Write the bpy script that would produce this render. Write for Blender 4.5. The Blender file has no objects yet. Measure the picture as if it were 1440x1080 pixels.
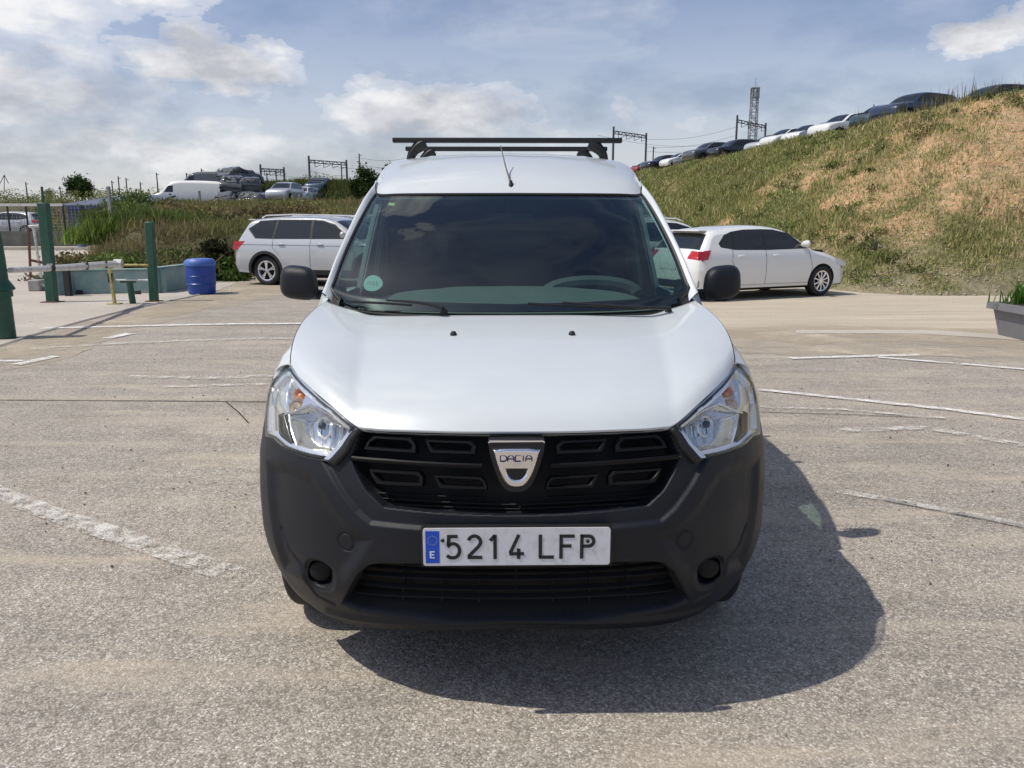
import bpy, math, random
import numpy as np
from mathutils import Vector, Matrix
from mathutils.geometry import delaunay_2d_cdt
random.seed(7); RNG = np.random.default_rng(7)
SC = bpy.context.scene
COL = SC.collection

# ------------------------------------------------------------------ camera
F = 1120.0                      # focal length in pixels of the 1440 px wide photograph
CAMZ = 1.45
TILT = math.atan(228 / F)
cam_d = bpy.data.cameras.new("camera"); cam = bpy.data.objects.new("camera", cam_d); COL.objects.link(cam)
cam_d.sensor_width = 36; cam_d.lens = F / 1440 * 36; cam_d.clip_start = 0.05; cam_d.clip_end = 3000
cam.location = (0, 0, CAMZ); cam.rotation_euler = (math.pi / 2 - TILT, 0, 0)
SC.camera = cam
# ------------------------------------------------------------------ light
SUN_TO = Vector((-0.635, -0.135, 1.0)).normalized()
sun_el = math.asin(SUN_TO.z); sun_az = math.atan2(SUN_TO.x, SUN_TO.y)
sd = bpy.data.lights.new("sun", 'SUN'); sun = bpy.data.objects.new("sun", sd); COL.objects.link(sun)
sd.energy = 3.5; sd.angle = math.radians(0.55); sd.color = (1.0, 0.94, 0.84)
sun.rotation_euler = SUN_TO.to_track_quat('Z', 'Y').to_euler()
SC.view_settings.view_transform = 'Standard'; SC.view_settings.look = 'None'
SC.view_settings.exposure = 0.12; SC.view_settings.gamma = 1.0; SC.view_settings.use_curve_mapping = False
SKY_S = 0.12

class NT:
    def __init__(s, nt): s.nt = nt; nt.nodes.clear()
    def n(s, t, **kw):
        nd = s.nt.nodes.new(t)
        for k, v in kw.items():
            if k == 'inp':
                for kk, vv in v.items():
                    if isinstance(vv, bpy.types.NodeSocket): s.nt.links.new(vv, nd.inputs[kk])
                    else: nd.inputs[kk].default_value = vv
            else: setattr(nd, k, v)
        return nd
    def m(s, op, a, b=0.0, c=0.0, clamp=False):
        nd = s.nt.nodes.new('ShaderNodeMath'); nd.operation = op; nd.use_clamp = clamp
        for i, v in enumerate((a, b, c)):
            if isinstance(v, bpy.types.NodeSocket): s.nt.links.new(v, nd.inputs[i])
            else: nd.inputs[i].default_value = v
        return nd.outputs[0]
    def ramp(s, f, stops, interp='LINEAR'):
        nd = s.nt.nodes.new('ShaderNodeValToRGB'); nd.color_ramp.interpolation = interp
        s.nt.links.new(f, nd.inputs[0]); e = nd.color_ramp.elements
        while len(e) < len(stops): e.new(0.5)
        for i, (p, c) in enumerate(stops):
            e[i].position = p; e[i].color = (c, c, c, 1) if not hasattr(c, '__len__') else (*c[:3], 1)
        return nd.outputs[0]
    def mix(s, f, a, b, mode='MIX'):
        nd = s.nt.nodes.new('ShaderNodeMix'); nd.data_type = 'RGBA'; nd.blend_type = mode
        for i, v in ((0, f), (6, a), (7, b)):
            if isinstance(v, bpy.types.NodeSocket): s.nt.links.new(v, nd.inputs[i])
            elif i == 0: nd.inputs[0].default_value = v
            else: nd.inputs[i].default_value = (*v[:3], 1)
        return nd.outputs[2]
    def noise(s, vec, scale, detail=4, rough=0.55, dist=0.0):
        return s.n('ShaderNodeTexNoise', inp={'Vector': vec, 'Scale': scale, 'Detail': detail, 'Roughness': rough, 'Distortion': dist}).outputs['Fac']
    def link(s, a, b): s.nt.links.new(a, b)

# ------------------------------------------------------------------ sky with clouds
world = bpy.data.worlds.new("World"); SC.world = world; world.use_nodes = True
w = NT(world.node_tree)
out = w.n('ShaderNodeOutputWorld'); bg = w.n('ShaderNodeBackground', inp={'Strength': SKY_S})
sky = w.n('ShaderNodeTexSky', sky_type='NISHITA', sun_disc=False, sun_elevation=sun_el, sun_rotation=sun_az,
          altitude=50, air_density=1.0, dust_density=1.6, ozone_density=1.5)
tc = w.n('ShaderNodeTexCoord').outputs['Generated']
sep = w.n('ShaderNodeSeparateXYZ', inp={0: tc})
X, Y, Z = sep.outputs
az = w.m('ARCTAN2', X, Y); el = w.m('ARCSINE', Z)
st = w.n('ShaderNodeVectorMath', operation='MULTIPLY', inp={0: tc, 1: (1, 1, 2.2)}).outputs[0]
n1 = w.noise(st, 5.0, 9, 0.58); n2 = w.noise(st, 14.0, 6, 0.6); n3 = w.noise(st, 2.0, 4, 0.5)
azd = w.m('ADD', az, w.m('MULTIPLY', w.m('SUBTRACT', n1, 0.5), 0.16))
eld = w.m('ADD', el, w.m('MULTIPLY', w.m('SUBTRACT', n2, 0.5), 0.09))
def blob(px, py, rx, ry, amp, soft=1.0):
    a = math.atan((px - 720) / F); e = -TILT + math.atan((540 - py) / F)
    dx = w.m('DIVIDE', w.m('SUBTRACT', azd, a), rx / F); dy = w.m('DIVIDE', w.m('SUBTRACT', eld, e), ry / F)
    r2 = w.m('ADD', w.m('MULTIPLY', dx, dx), w.m('MULTIPLY', dy, dy))
    return w.m('MULTIPLY', w.m('POWER', 2.718, w.m('MULTIPLY', r2, -soft)), amp)
blobs = [(20, 40, 240, 75, .95), (150, 12, 250, 34, .9), (20, 160, 270, 85, .98), (170, 220, 330, 60, .95), (325, 108, 118, 38, 1.35), (285, 72, 55, 34, 1.1), (620, 160, 190, 52, 1.0),
         (760, 190, 160, 36, .6), (340, 210, 240, 40, .7), (868, 158, 30, 36, .7), (960, 170, 80, 30, .6), (1335, 78, 90, 26, 1.1), (1290, 45, 40, 12, .45),
         (1440, 50, 30, 20, .7), (350, 45, 60, 24, .4), (1150, 185, 120, 26, .35), (230, 10, 160, 30, .5), (-500, 100, 500, 130, .8)]
tot = None
for b_ in blobs:
    v = blob(*b_); tot = v if tot is None else w.m('MAXIMUM', tot, v)
gen = w.m('MULTIPLY', w.ramp(n3, [(0.5, 0.0), (0.72, 0.9)]), w.ramp(el, [(0.38, 0.0), (0.55, 1.0)]))   # scattered clouds higher up
tot = w.m('MAXIMUM', tot, gen)
n4 = w.noise(st, 30.0, 6, 0.62)
dens = w.m('ADD', w.m('SUBTRACT', tot, 0.46), w.m('ADD', w.m('MULTIPLY', w.m('SUBTRACT', n1, 0.5), 1.3), w.m('MULTIPLY', w.m('SUBTRACT', n4, 0.5), 0.45)))
mask = w.ramp(dens, [(-0.06, 0.0), (0.14, 0.5), (0.5, 0.96)], 'EASE')
wisp = w.m('MULTIPLY', w.ramp(w.noise(st, 3.2, 8, 0.62, 0.6), [(0.42, 0.0), (0.80, 1.0)]), 0.45)
low = w.ramp(el, [(0.0, 0.62), (0.10, 0.42), (0.30, 0.0)])
mask = w.m('MAXIMUM', mask, w.m('MAXIMUM', wisp, low))
n1u = w.noise(w.n('ShaderNodeVectorMath', operation='ADD', inp={0: st, 1: (-0.02, 0.0, 0.075)}).outputs[0], 5.0, 9, 0.58)
lit = w.m('ADD', w.m('MULTIPLY', w.m('SUBTRACT', n1, n1u), 3.2), 0.5)
shade = w.m('ADD', w.m('MULTIPLY', lit, 0.55), w.m('ADD', w.m('MULTIPLY', n2, 0.2), w.m('MULTIPLY', w.ramp(dens, [(0.05, 0.9), (0.65, 0.1)]), 0.25)))
bright = w.ramp(el, [(0.02, 0.0), (0.22, 0.6), (0.4, 1.0)])
cl_lo = tuple(v / SKY_S for v in (0.41, 0.425, 0.475)); cl_hi = tuple(v / SKY_S for v in (0.95, 0.94, 0.94))
def cmix(a, b, f):
    nd = w.n('ShaderNodeMix', data_type='RGBA'); nd.inputs[6].default_value = (*a, 1); nd.inputs[7].default_value = (*b, 1); w.link(f, nd.inputs[0]); return nd.outputs[2]
sf = w.m('ADD', w.m('MULTIPLY', w.ramp(shade, [(0.30, 0.0), (0.66, 1.0)]), 0.68), w.m('MULTIPLY', bright, 0.30), clamp=True)
cloud = cmix(cl_lo, cl_hi, sf)
sk = w.mix(1.0, sky.outputs[0], (0.80, 0.80, 0.90), 'MULTIPLY')
final = w.mix(mask, sk, cloud)
w.link(final, bg.inputs[0]); w.link(bg.outputs[0], out.inputs[0])

# ------------------------------------------------------------------ helpers
def lin(h):
    if isinstance(h, str):
        c = [int(h[i:i+2], 16) / 255 for i in (0, 2, 4)]
        return tuple(x / 12.92 if x <= .04045 else ((x + .055) / 1.055) ** 2.4 for x in c)
    return h
def mat(name, col, rough=0.5, metal=0.0, coat=0.0, var=0.0, vscale=8.0, bump=0.0, bscale=60.0, spec=0.5, emit=None, alpha=None, trans=0.0, dirt=None):
    m = bpy.data.materials.new(name); m.use_nodes = True; t = NT(m.node_tree)
    o = t.n('ShaderNodeOutputMaterial'); b = t.n('ShaderNodeBsdfPrincipled')
    b.inputs['Base Color'].default_value = (*col, 1); b.inputs['Roughness'].default_value = rough
    b.inputs['Metallic'].default_value = metal; b.inputs['Coat Weight'].default_value = coat; b.inputs['Coat Roughness'].default_value = 0.04
    b.inputs['Specular IOR Level'].default_value = spec; b.inputs['Transmission Weight'].default_value = trans
    tcn = t.n('ShaderNodeTexCoord').outputs['Object']
    c = None
    if var:
        nz = t.noise(tcn, vscale, 5, 0.6)
        c = t.mix(t.ramp(nz, [(0.3, 0.0), (0.7, 1.0)]), tuple(x * (1 - var) for x in col), tuple(min(1, x * (1 + var)) for x in col))
    if dirt:
        dn = t.ramp(t.noise(tcn, dirt[1], 7, 0.65), [(0.48, 0.0), (0.66, dirt[2])])
        c = t.mix(dn, c if c is not None else col, dirt[0])
        t.link(t.m('ADD', dn, rough, clamp=True), b.inputs['Roughness'])
    if c is not None: t.link(c, b.inputs['Base Color'])
    if bump:
        bn = t.n('ShaderNodeBump', inp={'Strength': bump, 'Distance': 0.002, 'Height': t.noise(tcn, bscale, 3)})
        t.link(bn.outputs[0], b.inputs['Normal'])
    t.link(b.outputs[0], o.inputs[0])
    return m
def glassmat(name, tint, rough=0.0, ior=1.5, boost=1.0):
    m = bpy.data.materials.new(name); m.use_nodes = True; t = NT(m.node_tree)
    o = t.n('ShaderNodeOutputMaterial')
    tr = t.n('ShaderNodeBsdfTransparent', inp={0: (*tint, 1)}); gl = t.n('ShaderNodeBsdfGlossy', inp={'Color': (.86, .96, .95, 1), 'Roughness': rough})
    fc = t.n('ShaderNodeLayerWeight', inp={'Blend': 0.5}).outputs['Facing']
    fr = t.m('ADD', 0.08, t.m('MULTIPLY', t.m('POWER', fc, 4.0), 0.8))
    mx = t.n('ShaderNodeMixShader', inp={0: t.m('MULTIPLY', fr, boost, clamp=True)})
    t.link(tr.outputs[0], mx.inputs[1]); t.link(gl.outputs[0], mx.inputs[2]); t.link(mx.outputs[0], o.inputs[0])
    return m
def leafmat(name):
    m = bpy.data.materials.new(name); m.use_nodes = True; t = NT(m.node_tree)
    o = t.n('ShaderNodeOutputMaterial'); at = t.n('ShaderNodeVertexColor', layer_name='Col').outputs[0]
    d = t.n('ShaderNodeBsdfDiffuse', inp={0: at}); tl = t.n('ShaderNodeBsdfTranslucent', inp={0: at})
    mx = t.n('ShaderNodeMixShader', inp={0: 0.25}); t.link(d.outputs[0], mx.inputs[1]); t.link(tl.outputs[0], mx.inputs[2]); t.link(mx.outputs[0], o.inputs[0])
    return m

def tag(o, label=None, cat=None, group=None, kind=None):
    if label: o['label'] = label
    if cat: o['category'] = cat
    if group: o['group'] = group
    if kind: o['kind'] = kind
    return o
def empty(name, loc=(0, 0, 0), rz=0.0, label=None, cat=None, group=None):
    o = bpy.data.objects.new(name, None); COL.objects.link(o); o.location = loc; o.rotation_euler = (0, 0, rz); o.empty_display_size = 0.2
    return tag(o, label, cat, group)
def fixn(me):
    import bmesh
    bm = bmesh.new(); bm.from_mesh(me); bmesh.ops.recalc_face_normals(bm, faces=bm.faces); bm.to_mesh(me); bm.free()
def mk(name, V, Fc, m=None, parent=None, smooth=True, fix=False, col=None, auto=None):
    me = bpy.data.meshes.new(name)
    V = np.asarray(V, dtype=float).reshape(-1, 3)
    if isinstance(Fc, np.ndarray) and Fc.ndim == 2:
        n, k = Fc.shape
        me.vertices.add(len(V)); me.vertices.foreach_set('co', V.ravel())
        me.loops.add(n * k); me.loops.foreach_set('vertex_index', Fc.ravel().astype(np.int32))
        me.polygons.add(n); me.polygons.foreach_set('loop_start', np.arange(0, n * k, k, dtype=np.int32))
        me.update(calc_edges=True); me.validate()
    else:
        me.from_pydata(V.tolist(), [], [list(map(int, f)) for f in Fc])
    if fix: fixn(me)
    if col is not None:
        ca = me.color_attributes.new('Col', 'FLOAT_COLOR', 'POINT'); cc = np.ones((len(V), 4)); cc[:, :3] = col
        ca.data.foreach_set('color', cc.ravel())
    if m is not None: me.materials.append(m)
    if smooth:
        me.polygons.foreach_set('use_smooth', np.ones(len(me.polygons), dtype=bool))
        if auto: 
            try: me.set_sharp_from_angle(angle=math.radians(auto))
            except Exception: pass
    o = bpy.data.objects.new(name, me); COL.objects.link(o)
    if parent is not None: o.parent = parent
    return o
class MB:
    """collects simple solids into one mesh"""
    def __init__(s): s.v = []; s.f = []
    def add(s, V, Fc):
        b = len(s.v); s.v += [tuple(map(float, p)) for p in V]; s.f += [[b + int(i) for i in f] for f in Fc]; return s
    def box(s, c, d, rz=0.0, bev=0.0, M=None):
        hx, hy, hz = d[0] / 2, d[1] / 2, d[2] / 2
        if bev > 0:
            pts = []
            e = bev
            for sz, ins in ((-hz, e), (-hz + e, 0), (hz - e, 0), (hz, e)):
                for (sx, sy) in ((-1, -1), (1, -1), (1, 1), (-1, 1)):
                    ax, ay = hx - ins, hy - ins
                    for (ox, oy) in (((e, 0), (0, e)) if ins == 0 else ((e * .5, 0), (0, e * .5))):
                        pts.append((sx * (ax - ox), sy * (ay - oy), sz))
            # order corners properly
            ring = []
            for r in range(4):
                q = pts[r * 8:(r + 1) * 8]
                o = [q[1], q[0], q[2], q[3], q[5], q[4], q[6], q[7]]
                ring.append(o)
            V = [p for r in ring for p in r]; Fc = []
            for r in range(3):
                for k in range(8): Fc.append((r * 8 + k, r * 8 + (k + 1) % 8, (r + 1) * 8 + (k + 1) % 8, (r + 1) * 8 + k))
            Fc.append(tuple(range(7, -1, -1))); Fc.append(tuple(range(24, 32)))
        else:
            V = [(x, y, z) for z in (-hz, hz) for (x, y) in ((-hx, -hy), (hx, -hy), (hx, hy), (-hx, hy))]
            Fc = [(3, 2, 1, 0), (4, 5, 6, 7), (0, 1, 5, 4), (1, 2, 6, 5), (2, 3, 7, 6), (3, 0, 4, 7)]
        R = Matrix.Rotation(rz, 3, 'Z') if M is None else M
        return s.add([R @ Vector(p) + Vector(c) for p in V], Fc)
    def tube(s, pts, r, n=8, cap=True, flat=1.0, up=None):
        pts = [Vector(p) for p in pts]; rs = r if hasattr(r, '__len__') else [r] * len(pts)
        V = []; Fc = []; prev = None
        for i, p in enumerate(pts):
            t = (pts[min(i + 1, len(pts) - 1)] - pts[max(i - 1, 0)]).normalized()
            ref = Vector(up) if up else (Vector((0, 0, 1)) if abs(t.z) < .9 else Vector((1, 0, 0)))
            a = t.cross(ref).normalized()
            if prev is not None and a.dot(prev) < 0: a = -a
            prev = a; b = t.cross(a).normalized()
            for k in range(n):
                th = 2 * math.pi * (k + .5) / n
                V.append(p + a * math.cos(th) * rs[i] + b * math.sin(th) * rs[i] * flat)
        for i in range(len(pts) - 1):
            for k in range(n): Fc.append((i * n + k, i * n + (k + 1) % n, (i + 1) * n + (k + 1) % n, (i + 1) * n + k))
        if cap: Fc.append(tuple(range(n - 1, -1, -1))); Fc.append(tuple(range((len(pts) - 1) * n, len(pts) * n)))
        return s.add(V, Fc)
    def lathe(s, prof, n=32, c=(0, 0, 0), axis='z', close=False):
        V = []; Fc = []; m = len(prof)
        for k in range(n):
            th = 2 * math.pi * k / n; ct, stn = math.cos(th), math.sin(th)
            for (r, h) in prof:
                p = (r * ct, r * stn, h) if axis == 'z' else ((h, r * ct, r * stn) if axis == 'x' else (r * ct, h, r * stn))
                V.append((p[0] + c[0], p[1] + c[1], p[2] + c[2]))
        for k in range(n):
            k2 = (k + 1) % n
            for j in range(m - 1 + (1 if close else 0)): Fc.append((k * m + j, k2 * m + j, k2 * m + (j + 1) % m, k * m + (j + 1) % m))
        return s.add(V, Fc)
    def build(s, name, m, parent=None, smooth=True, auto=35, fix=True):
        return mk(name, s.v, s.f, m, parent, smooth, fix=fix, auto=auto)
def copy_tree(o, parent=None, mats=None):
    c = o.copy(); COL.objects.link(c); c.parent = parent
    if mats and c.type == 'MESH':
        for sl in c.material_slots:
            if sl.material and sl.material.name in mats:
                mm = mats[sl.material.name]; sl.link = 'OBJECT'; sl.material = mm
    for ch in list(o.children): copy_tree(ch, c, mats)
    return c

def ray(px, py):
    u = (px - 720) / F; v = (py - 540) / F; c, s_ = math.cos(TILT), math.sin(TILT)
    return np.array([u, c - v * s_, -s_ - v * c])
def at(px, py, Y):                      # point of the place seen at a pixel, Y metres ahead
    d = ray(px, py); t = Y / d[1]; return np.array([d[0] * t, Y, CAMZ + d[2] * t])
def gp(px, py, z=0.0):                  # ground point seen at a pixel
    d = ray(px, py); t = (z - CAMZ) / d[2]; return np.array([d[0] * t, d[1] * t, z])
def xat(px, Y, z=0.0):                  # lateral position for a column, distance and height
    zc = Y * math.cos(TILT) + (CAMZ - z) * math.sin(TILT); return (px - 720) / F * zc
def catmull(P, n):
    P = np.asarray(P, float); m = len(P); t = np.linspace(0, m - 1, n); i = np.clip(t.astype(int), 0, m - 2); f = (t - i)[:, None] if P.ndim == 2 else (t - i)[:, None, None]
    g = lambda k: P[np.clip(k, 0, m - 1)]
    p0 = np.where((i - 1 < 0).reshape(f.shape), 2 * g(i) - g(i + 1), g(i - 1)); p3 = np.where((i + 2 > m - 1).reshape(f.shape), 2 * g(i + 1) - g(i), g(i + 2))
    p1, p2 = g(i), g(i + 1)
    return 0.5 * (2 * p1 + (p2 - p0) * f + (2 * p0 - 5 * p1 + 4 * p2 - p3) * f ** 2 + (3 * p1 - p0 - 3 * p2 + p3) * f ** 3)
def gridfaces(nr, nc, flip=False):
    i = np.arange(nr - 1)[:, None] * nc + np.arange(nc - 1)[None]
    q = np.stack([i, i + 1, i + nc + 1, i + nc], -1).reshape(-1, 4)
    return q[:, ::-1] if flip else q
def loft(rows, nu, nv):
    R = np.asarray(rows, float); A = catmull(R, nv); A = catmull(A.transpose(1, 0, 2), nu).transpose(1, 0, 2); return A
def inpoly(P, poly):
    x, y = P[:, 0], P[:, 1]; ins = np.zeros(len(P), bool); n = len(poly)
    for i in range(n):
        x1, y1 = poly[i]; x2, y2 = poly[(i + 1) % n]
        if y1 == y2: continue
        c = ((y1 > y) != (y2 > y)) & (x < (x2 - x1) * (y - y1) / (y2 - y1) + x1); ins ^= c
    return ins
def sdf(P, poly, closed=True):
    d = np.full(len(P), 1e9); n = len(poly); poly = np.asarray(poly, float)
    for i in range(n if closed else n - 1):
        a = poly[i]; b = poly[(i + 1) % n]; ab = b - a; L2 = (ab ** 2).sum() + 1e-12
        t = np.clip(((P - a) @ ab) / L2, 0, 1); q = a + t[:, None] * ab; d = np.minimum(d, np.hypot(*(P - q).T))
    if closed: d = np.where(inpoly(P, poly), -d, d)
    return d
def densify(poly, step, closed=True):
    out = []; n = len(poly)
    for i in range(n if closed else n - 1):
        a = np.array(poly[i], float); b = np.array(poly[(i + 1) % n], float); k = max(1, int(np.hypot(*(b - a)) / step + .5))
        for j in range(k): out.append(a + (b - a) * j / k)
    if not closed: out.append(np.array(poly[-1], float))
    return np.array(out)
def smoothpoly(poly, it=1):
    P = np.asarray(poly, float)
    for _ in range(it):
        Q = np.roll(P, -1, 0); P = np.stack([P * .75 + Q * .25, P * .25 + Q * .75], 1).reshape(-1, 2)
    return P
def fill(poly, step):
    """triangulate a 2-D outline with inner points; returns verts (outline first) and faces"""
    B = densify(poly, step); lo, hi = B.min(0), B.max(0)
    gx, gy = np.meshgrid(np.arange(lo[0] + step * .5, hi[0], step), np.arange(lo[1] + step * .5, hi[1], step)); G = np.stack([gx.ravel(), gy.ravel()], 1)
    if len(G):
        G = G[inpoly(G, B)]
    if len(G): G = G[sdf(G, B) < -step * .45]
    P = np.vstack([B, G]) if len(G) else B; nb = len(B)
    r = delaunay_2d_cdt([Vector(p) for p in P], [(i, (i + 1) % nb) for i in range(nb)], [], 1, 1e-7)
    return np.array([tuple(v) for v in r[0]]), [f for f in r[2]], nb
def solid_from_fill(P2, faces, mapf, off_f, off_b, nb):
    """front sheet + rim going back"""
    A = mapf(P2, off_f); n = len(P2); Bk = mapf(P2[:nb], off_b)
    V = np.vstack([A, Bk]); Fc = [tuple(f) for f in faces] + [(i, (i + 1) % nb, n + (i + 1) % nb, n + i) for i in range(nb)]
    return V, Fc
def sm(x): x = np.clip(x, 0, 1); return x * x * (3 - 2 * x)
def vnoise(P, scale, seed=0, octv=4):
    """cheap value noise for numpy arrays (n,2)"""
    r = np.random.default_rng(seed); T = r.random((256, 256)); out = np.zeros(len(P)); a = 1; tot = 0; s = scale
    for k in range(octv):
        q = np.asarray(P)[:, :2] * s + 37.7 * k; i = np.floor(q).astype(int); f = q - i; f = f * f * (3 - 2 * f)
        g = lambda dx, dy: T[(i[:, 0] + dx) % 256, (i[:, 1] + dy) % 256]
        out += a * ((g(0, 0) * (1 - f[:, 0]) + g(1, 0) * f[:, 0]) * (1 - f[:, 1]) + (g(0, 1) * (1 - f[:, 0]) + g(1, 1) * f[:, 0]) * f[:, 1]); tot += a; a *= .5; s *= 2.1
    return out / tot
# ------------------------------------------------------------------ ground
def groundmat(name, kind):
    m = bpy.data.materials.new(name); m.use_nodes = True; t = NT(m.node_tree)
    o = t.n('ShaderNodeOutputMaterial'); b = t.n('ShaderNodeBsdfPrincipled', inp={'Roughness': 0.88, 'Specular IOR Level': 0.3})
    P = t.n('ShaderNodeNewGeometry').outputs['Position']
    if kind == 'asphalt':
        vo = t.n('ShaderNodeTexVoronoi', feature='F1', inp={'Vector': P, 'Scale': 155.0}); rnd = t.n('ShaderNodeSeparateColor', inp={0: vo.outputs['Color']}).outputs[0]
        vo2 = t.n('ShaderNodeTexVoronoi', feature='F1', inp={'Vector': P, 'Scale': 62.0}); rnd2 = t.n('ShaderNodeSeparateColor', inp={0: vo2.outputs['Color']}).outputs[1]
        ag = t.ramp(rnd, [(0.0, (.235, .21, .178)), (0.35, (.335, .30, .25)), (0.75, (.44, .395, .33)), (0.93, (.55, .505, .44)), (1.0, (.66, .62, .56))])
        ag2 = t.ramp(rnd2, [(0.0, 0.80), (0.5, 0.98), (1.0, 1.12)])
        col = t.mix(1.0, ag, ag2, 'MULTIPLY')
        gap = t.ramp(vo.outputs['Distance'], [(0.35, 1.0), (0.75, 0.74)])
        col = t.mix(1.0, col, gap, 'MULTIPLY')
        big = t.ramp(t.noise(P, 0.35, 6, 0.6, 0.4), [(0.3, 0.93), (0.55, 1.02), (0.75, 1.09)])
        mid = t.ramp(t.noise(P, 3.2, 5, 0.65), [(0.3, 0.88), (0.7, 1.10)])
        st = t.n('ShaderNodeMapping', inp={'Vector': P, 'Scale': (0.25, 1.6, 1), 'Rotation': (0, 0, 0.12)}).outputs[0]
        streak = t.ramp(t.noise(st, 1.3, 6, 0.62, 0.8), [(0.34, 0.91), (0.5, 1.01), (0.72, 1.07)])
        col = t.mix(1.0, col, big, 'MULTIPLY'); col = t.mix(1.0, col, mid, 'MULTIPLY'); col = t.mix(1.0, col, streak, 'MULTIPLY')
        dust = t.ramp(t.noise(st, 2.2, 7, 0.66, 0.5), [(0.50, 0.0), (0.68, 0.50)])
        col = t.mix(dust, col, (.52, .44, .34))
        oil = t.ramp(t.noise(P, 1.1, 5, 0.6, 0.3), [(0.74, 0.0), (0.82, 0.12)])
        col = t.mix(oil, col, (.14, .13, .12))
        # a few fine cracks
        vc = t.n('ShaderNodeTexVoronoi', feature='DISTANCE_TO_EDGE', inp={'Vector': t.n('ShaderNodeVectorMath', operation='ADD', inp={0: P, 1: t.n('ShaderNodeTexNoise', inp={'Vector': P, 'Scale': 2.5, 'Detail': 4}).outputs['Color']}).outputs[0], 'Scale': 0.16}).outputs['Distance']
        ck = t.m('MULTIPLY', t.ramp(vc, [(0.0008, 1.0), (0.0022, 0.0)]), t.ramp(t.noise(P, 0.5, 2), [(0.56, 0.0), (0.64, 0.35)]))
        col = t.mix(ck, col, (.045, .042, .04))
        bn = t.n('ShaderNodeBump', inp={'Strength': 0.6, 'Distance': 0.003, 'Height': t.m('SUBTRACT', rnd, vo.outputs['Distance'])})
    elif kind == 'dirt':
        n1_ = t.noise(P, 60, 6, 0.7); st = t.n('ShaderNodeMapping', inp={'Vector': P, 'Scale': (0.18, 1.7, 1)}).outputs[0]
        col = t.ramp(t.noise(st, 1.6, 7, 0.65, 0.4), [(0.3, (.38, .33, .255)), (0.5, (.47, .41, .32)), (0.7, (.56, .49, .39))])
        col = t.mix(1.0, col, t.ramp(n1_, [(0.3, 0.72), (0.7, 1.25)]), 'MULTIPLY')
        bn = t.n('ShaderNodeBump', inp={'Strength': 0.6, 'Distance': 0.01, 'Height': n1_})
    elif kind == 'concrete':
        n1_ = t.noise(P, 30, 6, 0.7); col = t.ramp(t.noise(P, .7, 7, 0.6), [(0.3, (.38, .345, .295)), (0.7, (.50, .455, .39))])
        col = t.mix(1.0, col, t.ramp(n1_, [(0.3, 0.85), (0.7, 1.12)]), 'MULTIPLY')
        bn = t.n('ShaderNodeBump', inp={'Strength': 0.3, 'Distance': 0.006, 'Height': n1_})
    elif kind == 'soil':
        at_ = t.n('ShaderNodeVertexColor', layer_name='Col').outputs[0]; n1_ = t.noise(P, 9, 8, 0.75); n2_ = t.noise(P, 1.6, 6, 0.65)
        col = t.mix(1.0, at_, t.ramp(n1_, [(0.28, 0.45), (0.5, 1.0), (0.72, 1.45)]), 'MULTIPLY'); col = t.mix(1.0, col, t.ramp(n2_, [(0.3, 0.8), (0.7, 1.2)]), 'MULTIPLY')
        bn = t.n('ShaderNodeBump', inp={'Strength': 1.0, 'Distance': 0.10, 'Height': n1_})
    t.link(col, b.inputs['Base Color']); t.link(bn.outputs[0], b.inputs['Normal']); t.link(b.outputs[0], o.inputs[0])
    return m
def wornpaint(name, col, lo, hi, sc=9.0):
    m = bpy.data.materials.new(name); m.use_nodes = True; t = NT(m.node_tree)
    o = t.n('ShaderNodeOutputMaterial'); P = t.n('ShaderNodeNewGeometry').outputs['Position']
    d = t.n('ShaderNodeBsdfDiffuse', inp={0: (*col, 1)}); tr = t.n('ShaderNodeBsdfTransparent')
    nz = t.m('ADD', t.m('MULTIPLY', t.noise(P, sc, 8, 0.75), 0.6), t.m('MULTIPLY', t.noise(P, 120, 3, 0.6), 0.4))
    mx = t.n('ShaderNodeMixShader', inp={0: t.ramp(nz, [(lo, 0.0), (hi, 1.0)])}); t.link(tr.outputs[0], mx.inputs[1]); t.link(d.outputs[0], mx.inputs[2]); t.link(mx.outputs[0], o.inputs[0])
    return m
M_asph = groundmat('asphalt', 'asphalt'); M_dirt = groundmat('dusty_dirt', 'dirt'); M_conc = groundmat('pale_concrete', 'concrete'); M_soil = groundmat('soil', 'soil')
def struct(o): o['kind'] = 'structure'; return o
struct(mk('asphalt_ground', [(-300, -60, 0), (300, -60, 0), (300, 90, 0), (-300, 90, 0)], [(0, 1, 2, 3)], M_asph))
def ragged(poly, step, amp, seed, z, name, m):
    B = densify(poly, step); n = len(B); t = np.roll(B, -1, 0) - np.roll(B, 1, 0); t /= np.linalg.norm(t, axis=1, keepdims=True) + 1e-9; nr = np.stack([t[:, 1], -t[:, 0]], 1)
    B = B + nr * ((vnoise(B, 1.3, seed) - .5) * 2 * amp)[:, None] + nr * ((vnoise(B, 9, seed + 1) - .5) * amp * .8)[:, None]
    r = delaunay_2d_cdt([Vector(p) for p in B], [(i, (i + 1) % n) for i in range(n)], [], 1, 1e-6)
    return struct(mk(name, [(v[0], v[1], z) for v in r[0]], r[2], m, smooth=False))
G2 = lambda px, py: tuple(gp(px, py)[:2])
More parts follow.
